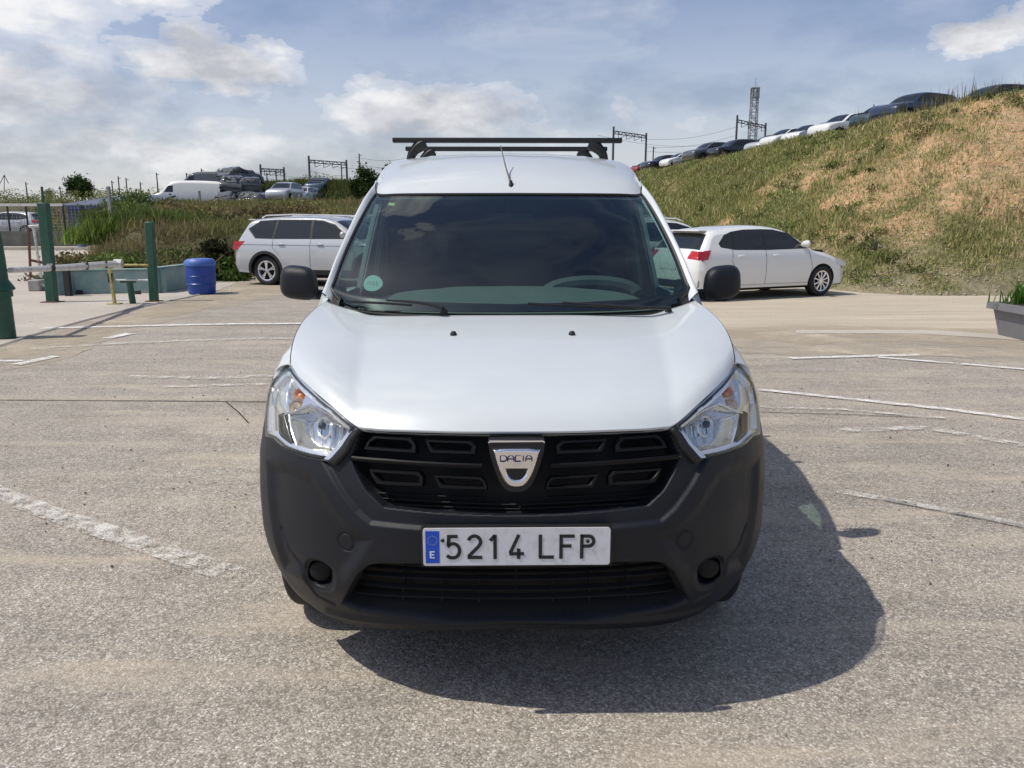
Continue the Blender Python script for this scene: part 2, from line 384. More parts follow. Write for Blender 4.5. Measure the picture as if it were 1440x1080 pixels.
# dusty track along the foot of the grass bank, right
ragged([G2(905, 467), G2(1010, 464), G2(1150, 465), G2(1300, 466), G2(1440, 474), G2(1640, 490), (30, 9.0), (34, 13.0), (14.5, 14.9), (10.2, 16.1), (7.6, 16.6), (6.4, 20), (5.5, 26), (5.3, 30), (-1, 30), (-1.5, 15), (-1.0, 11.5)], .35, .22, 3, .004, 'dirt_track', M_dirt)
ragged([G2(1120, 469), G2(1300, 470), G2(1440, 479), G2(1640, 494), G2(1640, 487), G2(1440, 473.5), G2(1300, 464.5), G2(1120, 464.5)], .3, .08, 13, .008, 'pale_concrete_edge', M_conc)
# light concrete apron and road by the gate, left
ragged([(-40, 7.8), G2(-120, 500), G2(0, 486), G2(62, 466), G2(120, 450), G2(190, 433), G2(260, 419), G2(310, 407), G2(345, 393), G2(335, 387), (-6.6, 19.6), (-9.4, 18.0), (-9.3, 21), (-16.5, 31), (-22.5, 43.6), (-60, 46), (-60, 8)], .4, .05, 5, .004, 'gate_apron', M_conc)
# kerb edge between apron and yard
M_paint = wornpaint('worn_white_road_paint', (.74, .73, .70), .40, .56)
M_paint2 = wornpaint('very_worn_white_road_paint', (.70, .68, .63), .47, .62)
M_paint3 = wornpaint('solid_white_road_paint', (.74, .73, .70), .38, .56)
M_crackm = wornpaint('dark_joint', (.05, .047, .043), .34, .50, 4)
def line(pts, wd, m, name='painted_line', z=.012, n=0):
    P = densify([G2(*p) for p in pts], .25, False); t = np.gradient(P, axis=0); t /= np.linalg.norm(t, axis=1, keepdims=True); nr = np.stack([-t[:, 1], t[:, 0]], 1)
    jit = ((vnoise(P, 3.0, 21) - .5) * .15 * wd)[:, None] * nr
    A = P + nr * wd / 2 + jit; B = P - nr * wd / 2 + jit; k = len(P)
    return struct(mk(name, np.hstack([np.vstack([A, B]), np.full((2 * k, 1), z)]), [(i, i + 1, k + i + 1, k + i) for i in range(k - 1)], m, smooth=False))
M_film = wornpaint('dust_film', (.50, .43, .33), .38, .66, 1.1); M_film2 = wornpaint('dust_drift', (.50, .44, .345), .44, .60, .7)
for k_, (dy_, m_, z_) in enumerate(((14, M_film, .0055), (30, M_film2, .0065))):
    ragged([G2(905, 462), G2(1010, 460), G2(1150, 460), G2(1300, 461), G2(1440, 468), G2(1640, 480), G2(1640, 500 + dy_ * 1.4), G2(1440, 478 + dy_), G2(1300, 469 + dy_), G2(1150, 468 + dy_), G2(1010, 468 + dy_), G2(905, 470 + dy_)], .3, .5, 40 + k_, z_, 'windblown_dust', m_)
    ragged([G2(-60, 505), G2(0, 492), G2(70, 472), G2(190, 438), G2(306, 412), G2(345, 396), G2(420, 398), G2(420, 408), G2(330, 418 + dy_ * .4), G2(200, 446 + dy_ * .5), G2(80, 478 + dy_), G2(0, 500 + dy_), G2(-60, 512 + dy_)], .3, .35, 50 + k_, z_, 'windblown_dust', m_)
line([(-60, 668), (0, 697), (130, 744), (230, 777), (330, 812)], .13, M_paint2)
line([(-60, 668), (0, 697), (130, 744), (210, 771)], .10, M_paint2, z=.016)
line([(60, 462.5), (200, 459), (330, 456.5), (455, 455.5)], .16, M_paint3)
line([(150, 477), (185, 469.5)], .16, M_paint3); line([(22, 514), (78, 502)], .13, M_paint3); line([(-20, 509), (32, 508.5)], .10, M_paint)
line([(40, 492), (180, 483), (320, 478), (440, 476)], .14, M_paint2); line([(180, 531), (300, 533), (430, 527)], .12, M_paint2); line([(230, 545), (400, 541)], .10, M_paint2)
line([(1110, 505), (1292, 500)], .11, M_paint3); line([(1235, 503.5), (1340, 512), (1460, 522)], .09, M_paint); line([(1066, 549), (1200, 563), (1330, 577), (1480, 596)], .085, M_paint)
line([(1175, 692), (1290, 712), (1400, 733), (1500, 756)], .07, M_paint2); line([(1240, 703), (1500, 753)], .05, M_paint); line([(1070, 574), (1180, 577), (1330, 590)], .06, M_paint2, n=1)
line([(1180, 607), (1300, 603), (1440, 628)], .10, M_paint2)
line([(-40, 563), (150, 564), (300, 565), (400, 566)], .018, M_crackm, 'tarmac_joint', .006)
line([(1066, 580), (1200, 584), (1290, 588)], .012, M_crackm, 'tarmac_joint', .006)
line([(318, 566), (335, 580), (350, 596)], .010, M_crackm, 'tarmac_joint', .006)
# shallow kerb running to the gate pier
kp = [G2(-30, 492), G2(0, 487), G2(62, 467), G2(120, 451), G2(190, 433.5), G2(260, 419.5), G2(306, 409)]
mb = MB(); mb.tube([(p[0], p[1], .0) for p in densify(kp, .4, False)], .028, 8, flat=.9); struct(mb.build('apron_kerb', M_conc))

# ------------------------------------------------------------------ right bank
C_G1, C_G2, C_DRY, C_OR, C_DK = (.13, .145, .05), (.24, .21, .09), (.44, .35, .20), (.58, .345, .195), (.06, .07, .032)
footp = np.array([(38, 11), (14.5, 14.6), (10.2, 15.8), (7.6, 16.3), (6.4, 19.5), (5.5, 25.5), (4.7, 36), (4.1, 50), (3, 72)], float)
ridgp = np.array([(42, 21), (17.5, 22.3), (13.6, 22.6), (12.4, 25.5), (12.3, 29.5), (11.9, 37), (10.4, 45), (8.8, 55), (6, 76)], float)
NU, NV = 260, 90
fu = catmull(footp, NU); ru = catmull(ridgp, NU)
vv = np.linspace(0, 1, NV)
hx = fu[None] * (1 - vv[:, None, None]) + ru[None] * vv[:, None, None]
hz = 5.0 * (1 - (1 - vv) ** 1.25)[:, None] + 0 * hx[..., 0]; hz = hz * (1 - .08 * sm((vv[:, None] - .8) / .2)) + .0
q = hx.reshape(-1, 2); lump = (vnoise(q, .45, 5) - .5) * .75 + (vnoise(q, 1.9, 6) - .5) * .22
hz = hz + (.26 * sm((hx[..., 0] - 11.2) / 2.0) * sm((27 - hx[..., 1]) / 3)) * sm((vv - .3) / .6)[:, None]
hz = hz + lump.reshape(hz.shape) * (sm(vv / .15) * (1 - .7 * sm((vv - .85) / .15)))[:, None] - .02 + .25 * (1 - vv[:, None]) * 0
out_ = hx[-1] + (hx[-1] - hx[-2]) / (np.linalg.norm(hx[-1] - hx[-2], axis=1, keepdims=True)) * 1.5
px_ = np.stack([out_, out_ + np.array([[25, 12]]), out_ + np.array([[70, 30]])])
hx2 = np.concatenate([hx, px_]); hz2 = np.concatenate([hz, np.full((1, NU), 4.7), np.full((1, NU), 6.0), np.full((1, NU), 6.2)])
BV = np.concatenate([hx2, hz2[..., None]], -1)
def bankcol(q, v):
    n1_ = vnoise(q, .55, 11); n2_ = vnoise(q, 2.3, 12); n3_ = vnoise(q, .22, 14)
    px = 720 + q[:, 0] / np.maximum(q[:, 1], 5) * 1120 
    bare = sm((q[:, 0] - 8.3 + (n1_ - .5) * 5) / 2.5) * sm((26.5 - q[:, 1]) / 3) * sm((v - .22 + (n1_ - .5) * .6) / .2) * sm((1.0 - v + (n2_ - .5) * .2) / .15)
    bare = np.maximum(bare, sm((.16 - v) / .12) * .6 * (q[:, 1] < 24)); bare = np.maximum(bare, sm((n3_ - .60) / .06) * .7 * (q[:, 0] > 7)); bare = np.clip(bare * (.55 + 1.1 * n2_), 0, 1)
    dry = sm((n1_ - .42) / .2)
    g = np.array(C_G1) * (1 - dry)[:, None] + np.array(C_G2) * dry[:, None]
    g = g * (1 - .5 * sm((n2_ - .6) / .15))[:, None] + np.array(C_DRY) * (.5 * sm((n2_ - .6) / .15))[:, None]
    soil = np.array(C_OR) * n2_[:, None] * 1.1 + np.array(C_DRY) * (1 - n2_)[:, None]
    low_ = (sm((.25 - v) / .2))[:, None]; soil = soil * (1 - low_) + np.array((.36, .31, .21)) * low_
    return g * (1 - bare)[:, None] + soil * bare[:, None], bare
v_all = np.concatenate([np.repeat(vv, NU), np.ones(3 * NU)])
cb_, _ = bankcol(BV.reshape(-1, 3)[:, :2], v_all)
struct(mk('grass_bank', BV.reshape(-1, 3), gridfaces(NV + 3, NU), M_soil, col=cb_))
# ------------------------------------------------------------------ left ground
def sm1(x): return float(sm(x))
def zl(x, Y):
    x = np.asarray(x, float); Y = np.asarray(Y, float)
    yf = 17.6 + 5.5 * sm((x + 8.2) / 2.0)
    xl = -9.3 - (Y - 17) * .50
    m_ = sm((x - xl) / (1.2 + .04 * (Y - 17))) * np.where(Y < 62, sm((-2.5 - x) / 3), sm((-2.5 - x) / 3))
    m_ = np.where(Y < 20, np.maximum(m_, 0), m_)
    a = (1.05 * sm((Y - yf) / 5) + .55 * sm((Y - 27) / 14) + 1.0 * sm((Y - 42) / 16)) * m_
    far = 2.6 * sm((Y - 47) / 14)
    farm = 1 - sm((x + 14) / 10)
    a = np.maximum(a, far * farm * sm((Y - 45) / 3))
    b = (4.9 * sm((Y - 66) / 12)) * sm((x + 30) / 6) * np.where(x > 5, 0.95, 1) + 4.2 * sm((Y - 78) / 40) * (1 - sm((x + 30) / 6))
    return np.maximum(a, b) + np.maximum(0, Y - 110) * .017 - .03
gx = np.concatenate([np.linspace(-260, -60, 30), np.linspace(-58, 6, 200), np.linspace(12, 260, 30)]); gy = np.concatenate([np.linspace(17.2, 60, 150), np.linspace(61, 120, 70), np.linspace(125, 620, 40)])
def zfull(x, Y):
    z = zl(x, Y); on = sm((z - .02) / .3); q = np.stack([np.asarray(x, float).ravel(), np.asarray(Y, float).ravel()], 1)
    return z + (((vnoise(q, .5, 31) - .5) * .6 + (vnoise(q, 2, 32) - .5) * .25).reshape(np.shape(z))) * on * np.where(np.asarray(Y) > 66, .6, 1)
XX, YY = np.meshgrid(gx, gy); q = np.stack([XX.ravel(), YY.ravel()], 1); ZZ_ = zl(q[:, 0], q[:, 1]); base_ = ZZ_.copy()
on = sm((base_ - .02) / .3); ZZ_ = ZZ_ + ((vnoise(q, .5, 31) - .5) * .6 + (vnoise(q, 2, 32) - .5) * .25) * on * np.where(q[:, 1] > 66, .6, 1)
n1_ = vnoise(q, .35, 33)[:, None]; n2_ = vnoise(q, 1.7, 34)[:, None]; fr_ = sm((q[:, 1] - 60) / 12)[:, None]
cl_ = np.array((.13, .10, .06)) * (1 - n1_) + np.array((.09, .11, .04)) * n1_; cl_ = cl_ * (.7 + .6 * n2_)
cl_ = cl_ * (1 - fr_) + (np.array((.12, .14, .05)) * (1 - n2_) + np.array((.18, .17, .08)) * n2_) * fr_
struct(mk('weedy_slope', np.stack([q[:, 0], q[:, 1], ZZ_], 1), gridfaces(len(gy), len(gx)), M_soil, col=cl_))
# ------------------------------------------------------------------ materials of the van
M_white = mat('white_paint', (0.56, 0.60, 0.612), 0.38, coat=0.8, var=.03, vscale=2.5)
M_white.node_tree.nodes['Principled BSDF'].inputs['Coat Roughness'].default_value = .07
M_plastic = mat('dark_grey_bumper_plastic', (0.0078, 0.0098, 0.0145), 0.42, var=0.12, vscale=4, dirt=((.035, .033, .030), 7, .10), bump=0.35, bscale=1500, spec=0.34)
M_black = mat('black_plastic', (0.010, 0.010, 0.011), 0.5, bump=0.1, bscale=800)
M_slat = mat('satin_black_grille', (0.006, 0.006, 0.007), 0.42, spec=0.22)
M_gloss = mat('glossy_black_trim', (0.010, 0.010, 0.012), 0.2)
M_seal = mat('black_rubber_seal', (0.012, 0.012, 0.013), 0.55)
M_void = mat('recess_shade_black', (0.006, 0.006, 0.006), 0.8)  # near-black, shade of the recesses put into the colour
M_chrome = mat('chrome', (0.86, 0.86, 0.87), 0.08, metal=1.0)
M_satin = mat('satin_silver', (0.84, 0.84, 0.85), 0.22, metal=0.7)
M_refl = mat('headlamp_reflector', (0.84, 0.83, 0.80), 0.17, metal=0.85, bump=0.25, bscale=45)
M_glow = mat('painted_amber_glow', (0.85, 0.62, 0.42), 0.18, metal=0.9, bump=0.4, bscale=90)  # amber tint that stands for glow inside the lamp
M_amber = mat('amber_bulb', (0.9, 0.33, 0.06), 0.2, spec=0.8)
M_lens = glassmat('clear_lens', (0.95, 0.96, 0.97), 0.01, 1.5, 0.8)
M_wind = glassmat('windscreen_glass', (0.54, 0.68, 0.64), 0.0, 1.52, 1.0)
M_sideg = glassmat('side_window_glass', (0.55, 0.72, 0.66), 0.0, 1.5, 1.0)
M_tyre = mat('tyre_rubber', (0.016, 0.016, 0.017), 0.75, var=0.3, vscale=12)
M_steel = mat('grey_steel', (0.33, 0.34, 0.35), 0.4, metal=0.6)
M_cabin = mat('cabin_grey_plastic', (0.085, 0.10, 0.10), 0.6)
M_dash = mat('dashboard_top', (0.115, 0.145, 0.135), 0.8)
M_bulk = mat('bulkhead_blue_grey', (0.07, 0.085, 0.10), 0.7)
M_cabin2 = mat('cabin_lining', (0.16, 0.165, 0.16), 0.8)
M_seat = mat('seat_cloth', (0.03, 0.032, 0.036), 0.9)
M_plate = mat('reflective_plate_white', (0.66, 0.67, 0.70), 0.35, var=0.04, vscale=40, dirt=((0.40, 0.38, 0.35), 30, 0.35))
M_eublue = mat('plate_blue', (0.012, 0.075, 0.52), 0.35)
M_ink = mat('plate_black_ink', (0.012, 0.012, 0.014), 0.4)
M_white_ink = mat('white_print', (0.75, 0.78, 0.8), 0.4)
M_blue_ink = mat('badge_dark_blue_print', (0.01, 0.02, 0.12), 0.3)

# ------------------------------------------------------------------ the van: frame and front surface
VAN = empty('white_van', (0.013, 2.10, 0), math.radians(0.9),
            'white panel van with dark grey bumper and roof bars, facing the camera up close', 'van')
_c, _s = math.cos(math.radians(0.9)), math.sin(math.radians(0.9))
def toloc(p):
    p = np.asarray(p, float) - np.array([0.013, 2.10, 0]) * (1 if np.ndim(p) == 1 else 1)
    return np.stack([p[..., 0] * _c + p[..., 1] * _s, -p[..., 0] * _s + p[..., 1] * _c, p[..., 2]], -1)
CAML = toloc(np.array([0, 0, CAMZ]))
def lray(px, py):
    d = ray(px, py); return np.array([d[0] * _c + d[1] * _s, -d[0] * _s + d[1] * _c, d[2]])
def vp(px, py, ly, mirror=False):
    """point of the van (its own frame) seen at a pixel, ly metres behind its nose; left-hand features"""
    d = lray(px, py); t = (ly - CAML[1]) / d[1]; p = CAML + d * t; return p
def toimg(P):
    P = np.asarray(P, float); x = P[..., 0] * _c - P[..., 1] * _s + 0.013; y = P[..., 0] * _s + P[..., 1] * _c + 2.10; z = P[..., 2] - CAMZ
    ct, s_ = math.cos(TILT), math.sin(TILT); zc = y * ct - z * s_; yc = -(y * s_ + z * ct)
    return np.stack([720 + F * x / zc, 540 + F * yc / zc], -1)
zt = np.arange(0.0, 1.4, 0.005)
def table(zs, vs, k=7):
    v = np.interp(zt, zs, vs); ker = np.hanning(2 * k + 1); ker /= ker.sum(); return np.convolve(np.pad(v, k, mode='edge'), ker, 'valid')
_Wt = table([.12, .20, .28, .40, .55, .70, .80, .90, 1.0, 1.06], [.80, .835, .862, .878, .882, .878, .862, .85, .828, .805])
_yt = table([.12, .20, .28, .36, .45, .60, .70, .80, .88, .93, 1.0, 1.06], [.15, .12, .075, .03, .0, .0, .012, .035, .062, .10, .20, .31], 5)
LP, PP = 0.66, 2.65
W_ = lambda z: np.interp(z, zt, _Wt); Y0_ = lambda z: np.interp(z, zt, _yt)
_th = np.linspace(0, math.pi / 2, 2000); _xx = 0.84 * np.sin(_th) ** (2 / PP); _yy = LP * (1 - np.cos(_th))
_sa = np.concatenate([[0], np.cumsum(np.hypot(np.diff(_xx), np.diff(_yy)))]); SMAX = _sa[-1]
def S0(s, z):
    s = np.asarray(s, float); z = np.asarray(z, float); th = np.interp(np.abs(s), _sa, _th)
    return np.stack([np.sign(s) * W_(z) * np.sin(th) ** (2 / PP), Y0_(z) + LP * (1 - np.cos(th)), z], -1)
def SP(s, z, off=0.0):
    """front surface, off metres proud (+) or recessed (-)"""
    p = S0(s, z); e = 0.004
    a = S0(s + e, z) - S0(s - e, z); b = S0(s, z + e) - S0(s, z - e); n = np.cross(a, b); n /= np.linalg.norm(n, axis=-1, keepdims=True) + 1e-12
    return p + n * np.asarray(off)[..., None] if np.ndim(off) else p + n * off
_gs = np.linspace(-SMAX, SMAX, 900); _gz = np.linspace(.14, 1.05, 520); _GS, _GZ = np.meshgrid(_gs, _gz); _GI = toimg(S0(_GS, _GZ)).reshape(-1, 2)
_GS = _GS.ravel(); _GZ = _GZ.ravel(); _GC = (np.abs(_GS) * 1.2)
def inv(pts):
    out = []
    for (px, py) in pts:
        d = (_GI[:, 0] - px) ** 2 + (_GI[:, 1] - py) ** 2 + _GC; k = int(d.argmin()); out.append((_GS[k], _GZ[k]))
    return np.array(out)
def mapS(P2, off): return SP(P2[:, 0], P2[:, 1], off)
def mir(V): V = np.array(V, float); V[:, 0] *= -1; return V
def both(name, V, Fc, m, parent=None, smooth=True, auto=None, label=None, fix=True):
    """a left part and its mirror image on the right"""
    par = parent if isinstance(parent, (list, tuple)) else (parent or VAN, parent or VAN)
    a = mk(name, V, Fc, m, par[0], smooth, fix=fix, auto=auto)
    b = mk(name, mir(V), [tuple(f)[::-1] for f in Fc], m, par[1], smooth, fix=fix, auto=auto)
    return a, b
def bothMB(name, mb, m, parent=None, smooth=True, auto=35): return both(name, np.array(mb.v), mb.f, m, parent, smooth, auto)
def joinmir(mb):
    n = len(mb.v); mb.v += [(-x, y, z) for (x, y, z) in mb.v]; mb.f += [[n + i for i in f][::-1] for f in mb.f]; return mb

# outlines read off the front of the van (left half), taken onto the surface
HL = inv([(409, 514), (418, 526), (438, 547), (468, 573), (499, 600), (489, 617), (475, 635), (461, 647), (432, 642), (402, 631), (385, 616)])
HLo = np.array([[HL[10][0] - .10, HL[10][1] - .015], [HL[10][0] - .20, HL[10][1] + .055], [HL[10][0] - .21, HL[10][1] + .13], [HL[0][0] - .13, HL[0][1] - .05], [HL[0][0] - .05, HL[0][1] - .008]])
HLO = np.vstack([HL, HLo])                      # whole headlamp outline
LEAD_L = inv([(726, 608), (690, 608), (640, 607), (590, 606), (545, 605), (518, 603), (503, 600), (486, 588), (468, 572.5), (450, 556.5), (436, 544), (421, 529), (409, 513)])
LEAD_L[0, 0] = 0
gr_l = inv([(504, 604), (489, 643), (498, 665), (515, 694), (537, 715), (617, 723), (675, 726), (726, 727)]); gr_l[-1, 0] = 0
gr_top = [(0, LEAD_L[0][1] + .02), (gr_l[0][0], LEAD_L[6][1] + .01)]
GR = np.array([gr_top[0], gr_top[1]] + [tuple(p) for p in gr_l]); GR = np.vstack([GR, (-GR[::-1]) * [1, -1]]) if False else GR
GRF = np.vstack([GR[1:], (GR[1:-1] * [-1, 1])[::-1]])
lo_l = inv([(726, 795), (620, 794), (535, 794), (517, 797), (503, 808), (492, 828), (482, 849), (505, 858), (560, 866), (610, 871), (670, 874), (726, 875)]); lo_l[0, 0] = lo_l[-1, 0] = 0
LOF = np.vstack([lo_l, (lo_l[1:-1] * [-1, 1])[::-1]])
FOG = inv([(446, 813)])[0]; TOW = inv([(482, 765)])[0]
CHK = inv([(376, 650), (400, 652), (420, 660), (437, 671), (452, 694), (467, 720), (492, 746), (520, 760), (480, 820), (400, 800), (380, 720)])
CEN = inv([(452, 648), (462, 664), (480, 694), (500, 720), (520, 737), (600, 745), (726, 748), (726, 600), (504, 598), (470, 620)])
_h = np.vstack([CEN[8:], CEN[:7]]); CEN = np.vstack([_h, (_h[:-1] * [-1, 1])[::-1]])
# --- bumper shell
ns, nz = 330, 270
S1 = np.linspace(0, -SMAX, ns); T1 = np.linspace(0, 1, nz)
zb = 0.242 - 0.062 * sm(np.abs(S1) / 0.75) + 0.06 * sm((np.abs(S1) - .85) / .3)
ZT = np.interp(-S1, -LEAD_L[:, 0], LEAD_L[:, 1]); ZT = np.where(-S1 > -LEAD_L[-1, 0], LEAD_L[-1, 1], ZT) - .006
SS = np.repeat(S1[None], nz, 0); ZZ = zb[None] + (ZT - zb)[None] * T1[:, None]
Pf = np.stack([SS.ravel(), ZZ.ravel()], 1)
def rec(poly, depth, w, closed=True):
    d = sdf(Pf, poly); return depth * sm((-d + w * .3) / w)
D = np.zeros(len(Pf))
D = np.maximum(D, rec(CEN, .012, .016))
D = np.maximum(D, rec(CHK, .016, .05))
dg = sdf(Pf, GRF); D = np.maximum(D, .085 * sm((-dg + .004) / .015) + .004 * sm((-dg + .012) / .012))
dl = sdf(Pf, LOF); D = np.maximum(D, .085 * sm((-dl + .004) / .015) + .004 * sm((-dl + .012) / .012))
_q = S0(Pf[:, 0], Pf[:, 1]); FC = S0(*FOG); rf = np.hypot(_q[:, 0] - FC[0], _q[:, 2] - FC[2])
DY = .012 * sm((.064 - rf) / .014) + .055 * sm((.047 - rf) / .007)
rt = np.hypot(Pf[:, 0] - TOW[0], Pf[:, 1] - TOW[1]); D += .004 * np.exp(-((rt - .027) / .0028) ** 2)
# ridge above the skirt and lower lip
lipz = 0.242 - 0.062 * sm(np.abs(Pf[:, 0]) / 0.75) + .045
D += -.010 * np.exp(-((Pf[:, 1] - lipz - .01) / .012) ** 2) * (np.abs(Pf[:, 0]) < .62) + .012 * sm((lipz - Pf[:, 1]) / .03)
sk = inv([(389, 745), (400, 775), (418, 798), (446, 838), (470, 850)]); dsk = sdf(Pf, sk, closed=False); D += .008 * np.exp(-(dsk / .006) ** 2)
V = SP(Pf[:, 0], Pf[:, 1], -D); V[:, 1] += DY
fq = gridfaces(nz, ns, True)
cs = Pf[fq].mean(1)
kill = sdf(cs, HLO) < -.010
c3 = V[fq].mean(1); arch = np.hypot(c3[:, 1] - .83, c3[:, 2] - .31) < .375
kill |= arch | ((c3[:, 1] > .62) & (c3[:, 2] > .70))
fq = fq[~kill]
deep = (D[fq].mean(1) > np.where(Pf[fq].mean(1)[:, 1] < .55, .026, .045))  # deepest faces get the black material, shade painted into the openings
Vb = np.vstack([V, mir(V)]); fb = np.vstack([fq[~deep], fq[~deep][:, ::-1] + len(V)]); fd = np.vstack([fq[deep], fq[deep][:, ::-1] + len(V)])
def compact(V, f):
    u, i = np.unique(f.ravel(), return_inverse=True); return V[u], i.reshape(f.shape)
bumper = mk('front_bumper', *compact(Vb, fb), M_plastic, VAN)
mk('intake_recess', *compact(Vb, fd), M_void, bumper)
# underside flap of the bumper
# --- slats
def frame_on(poly, inner, of, ob):
    po = np.array(poly); pi = np.array(inner); n = len(po); V = np.vstack([mapS(po, of - .004), mapS(po * .82 + pi * .18, of), mapS(po * .25 + pi * .75, of), mapS(pi, of - .004), mapS(pi, ob), mapS(po, ob)])
    Fc = []
    for r in range(6):
        for k in range(n): Fc.append((r * n + k, r * n + (k + 1) % n, ((r + 1) % 6) * n + (k + 1) % n, ((r + 1) % 6) * n + k))
    return V, Fc
grille = empty('grille')
grille.parent = VAN
rings = [[(521, 612), (576, 615), (584, 626), (583, 637), (508, 632), (512, 621)],
         [(596, 617), (662, 620), (670, 628), (668, 639), (603, 637), (598, 627)],
         [(516, 660), (588, 664), (594, 672), (594, 685), (527, 682), (520, 671)],
         [(608, 668), (678, 671), (684, 679), (686, 690), (616, 688), (611, 678)]]
for R_ in rings:
    c_ = np.mean(R_, 0); inn = [tuple(np.array(p) + (c_ - np.array(p)) * np.array([7 / max(8, abs(c_[0] - p[0])), 5.2 / max(9, abs(c_[1] - p[1])) * (1 if abs(c_[1] - p[1]) > 4 else .0)])) for p in R_]
    o_ = densify(inv(R_), .015); i_ = inv(inn); 
    # resample the inner ring to match
    seg = []; n = len(R_)
    A = inv(R_)
    O, I = [], []
    for k in range(n):
        m_ = max(1, int(np.hypot(*(A[(k + 1) % n] - A[k])) / .02))
        for j in range(m_):
            t_ = j / m_; O.append(A[k] * (1 - t_) + A[(k + 1) % n] * t_); I.append(i_[k] * (1 - t_) + i_[(k + 1) % n] * t_)
    V, Fc = frame_on(O, I, -.012, -.045)
    both('grille_ring', V, Fc, M_slat, grille, auto=40)
def bar_on(pxs, hw, of, ob, m=M_slat, par=None, name='slat'):
    A = densify(inv(pxs), .02, closed=False); n = len(A)
    V = np.vstack([mapS(A + [0, hw * .6], of - .002), mapS(A, of), mapS(A - [0, hw], of - .005), mapS(A - [0, hw], ob), mapS(A + [0, hw * .6], ob)]); Fc = []
    for r in range(5):
        for k in range(n - 1): Fc.append((r * n + k, r * n + k + 1, ((r + 1) % 5) * n + k + 1, ((r + 1) % 5) * n + k))
    Fc += [tuple(r * n for r in range(5)), tuple(r * n + n - 1 for r in range(5))[::-1]]
    return both(name, V, Fc, m, par or grille, auto=40)
bar_on([(491, 644), (540, 648), (600, 652), (678, 655)], .008, -.008, -.05)
bar_on([(516, 697), (600, 702), (680, 705)], .003, -.045, -.06, M_void)
bar_on([(530, 706), (610, 711), (726, 715)], .003, -.045, -.06, M_void)
bar_on([(545, 714), (620, 718), (726, 721)], .003, -.045, -.06, M_void)
intake = empty('lower_grille'); intake.parent = VAN
for k, (yy, x0) in enumerate(((809, 507), (823, 499), (837, 492), (850, 489))):
    bar_on([(x0, yy - 2), (600, yy + 4 + k), (726, yy + 6 + k)], .003, -.040, -.06, M_void, intake)
for xp in (560, 618, 672):
    A = inv([(xp, 797), (xp, 868)]); V = np.vstack([mapS(A + [dx, 0], o) for (dx, o) in ((-.0025, -.05), (.0025, -.05), (.0025, -.07), (-.0025, -.07))])
    both('upright', V, [(0, 2, 3, 1), (2, 4, 5, 3), (4, 6, 7, 5), (6, 0, 1, 7), (0, 6, 4, 2), (1, 3, 5, 7)], M_void, intake, auto=40)
# fog lamp blanking caps
mb = MB(); mb.lathe([(1e-4, .030), (.018, .031), (.030, .034), (.034, .040), (.036, .060)], 24, c=tuple(FC + np.array([0, .012, 0])), axis='y'); bothMB('fog_lamp_cover', mb, M_void)
# --- headlights
hl = (empty('headlight'), empty('headlight')); hl[0].parent = hl[1].parent = VAN
P2, fc, nb = fill(HLO, .013)
dd = sdf(P2, HLO)
V, Fc = solid_from_fill(P2, fc, lambda P, o: SP(P[:, 0], P[:, 1], np.full(len(P), o) + (0.004 * sm(-sdf(P, HLO) / .03) if len(P) > nb else 0)), .001, -.012, nb)
both('lens', V, Fc, M_lens, hl)
# bright moulded surround just behind the lens
HC = HLO.mean(0)
dn = densify(HLO, .012); cen = np.array([HL[:, 0].mean() - .02, HL[:, 1].mean() - .01])
def shrink(P, a):
    P = np.asarray(P, float); n = len(P); t = np.roll(P, -1, 0) - np.roll(P, 1, 0); nrm = np.stack([t[:, 1], -t[:, 0]], 1); nrm /= np.linalg.norm(nrm, axis=1, keepdims=True) + 1e-9
    test = P + nrm * .002
    if inpoly(test, P).mean() < .5: nrm = -nrm
    k = np.hanning(7); k /= k.sum(); q = np.vstack([nrm[-3:], nrm, nrm[:3]]); nrm = np.stack([np.convolve(q[:, i], k, 'valid') for i in (0, 1)], 1)
    return P + nrm * a
i1 = shrink(dn, .006); i2 = shrink(dn, .020); n = len(dn)
def ringmesh(loops, offs):
    V = np.vstack([mapS(L_, o) for L_, o in zip(loops, offs)]); Fc = []
    for r in range(len(loops) - 1):
        for k in range(n): Fc.append((r * n + k, r * n + (k + 1) % n, (r + 1) * n + (k + 1) % n, (r + 1) * n + k))
    return V, Fc
V, Fc = ringmesh([dn, dn, i1, i2, i2], [-.02, -.004, -.004, -.012, -.03]); both('surround', V, Fc, M_satin, hl, auto=50)
V, Fc = ringmesh([shrink(dn, -.006), shrink(dn, -.004), dn, dn], [-.012, .0005, -.001, -.02]); both('seal', V, Fc, M_seal, hl, auto=50)
# reflector bucket with three chambers
P2, fc, nb = fill(i1, .0065)
main = inv([(437, 596)])[0]; ind = inv([(408, 545)])[0]; drl = inv([(392, 606)])[0]
maindiv = inv([(395, 582), (408, 578), (432, 568), (450, 573), (500, 600), (460, 645), (413, 634), (402, 618)])
dm = sdf(P2, maindiv); ri = np.hypot((P2[:, 0] - ind[0]) * .9, P2[:, 1] - ind[1])
rm = np.hypot(P2[:, 0] - main[0], P2[:, 1] - main[1])
depth = .022 + 0 * dm
depth = np.where(dm < 0, .022 + .060 * sm(-dm / .018) + .022 * np.clip(1 - (rm / .10) ** 2, 0, 1), depth)
depth = np.where((ri < .060) & (dm > 0), np.maximum(depth, .022 + .05 * np.clip(1 - (ri / .060) ** 2, 0, 1)), depth)
flute = .0042 * np.sin(P2[:, 0] * 420) * (dm < -.012) * (rm < .075) * (P2[:, 1] < main[1] + .03) + .003 * np.sin(P2[:, 1] * 420 + P2[:, 0] * 160) * (ri < .055) * (dm > 0)
V = SP(P2[:, 0], P2[:, 1], -(depth + flute)); both('reflector', V, fc, M_refl, hl)
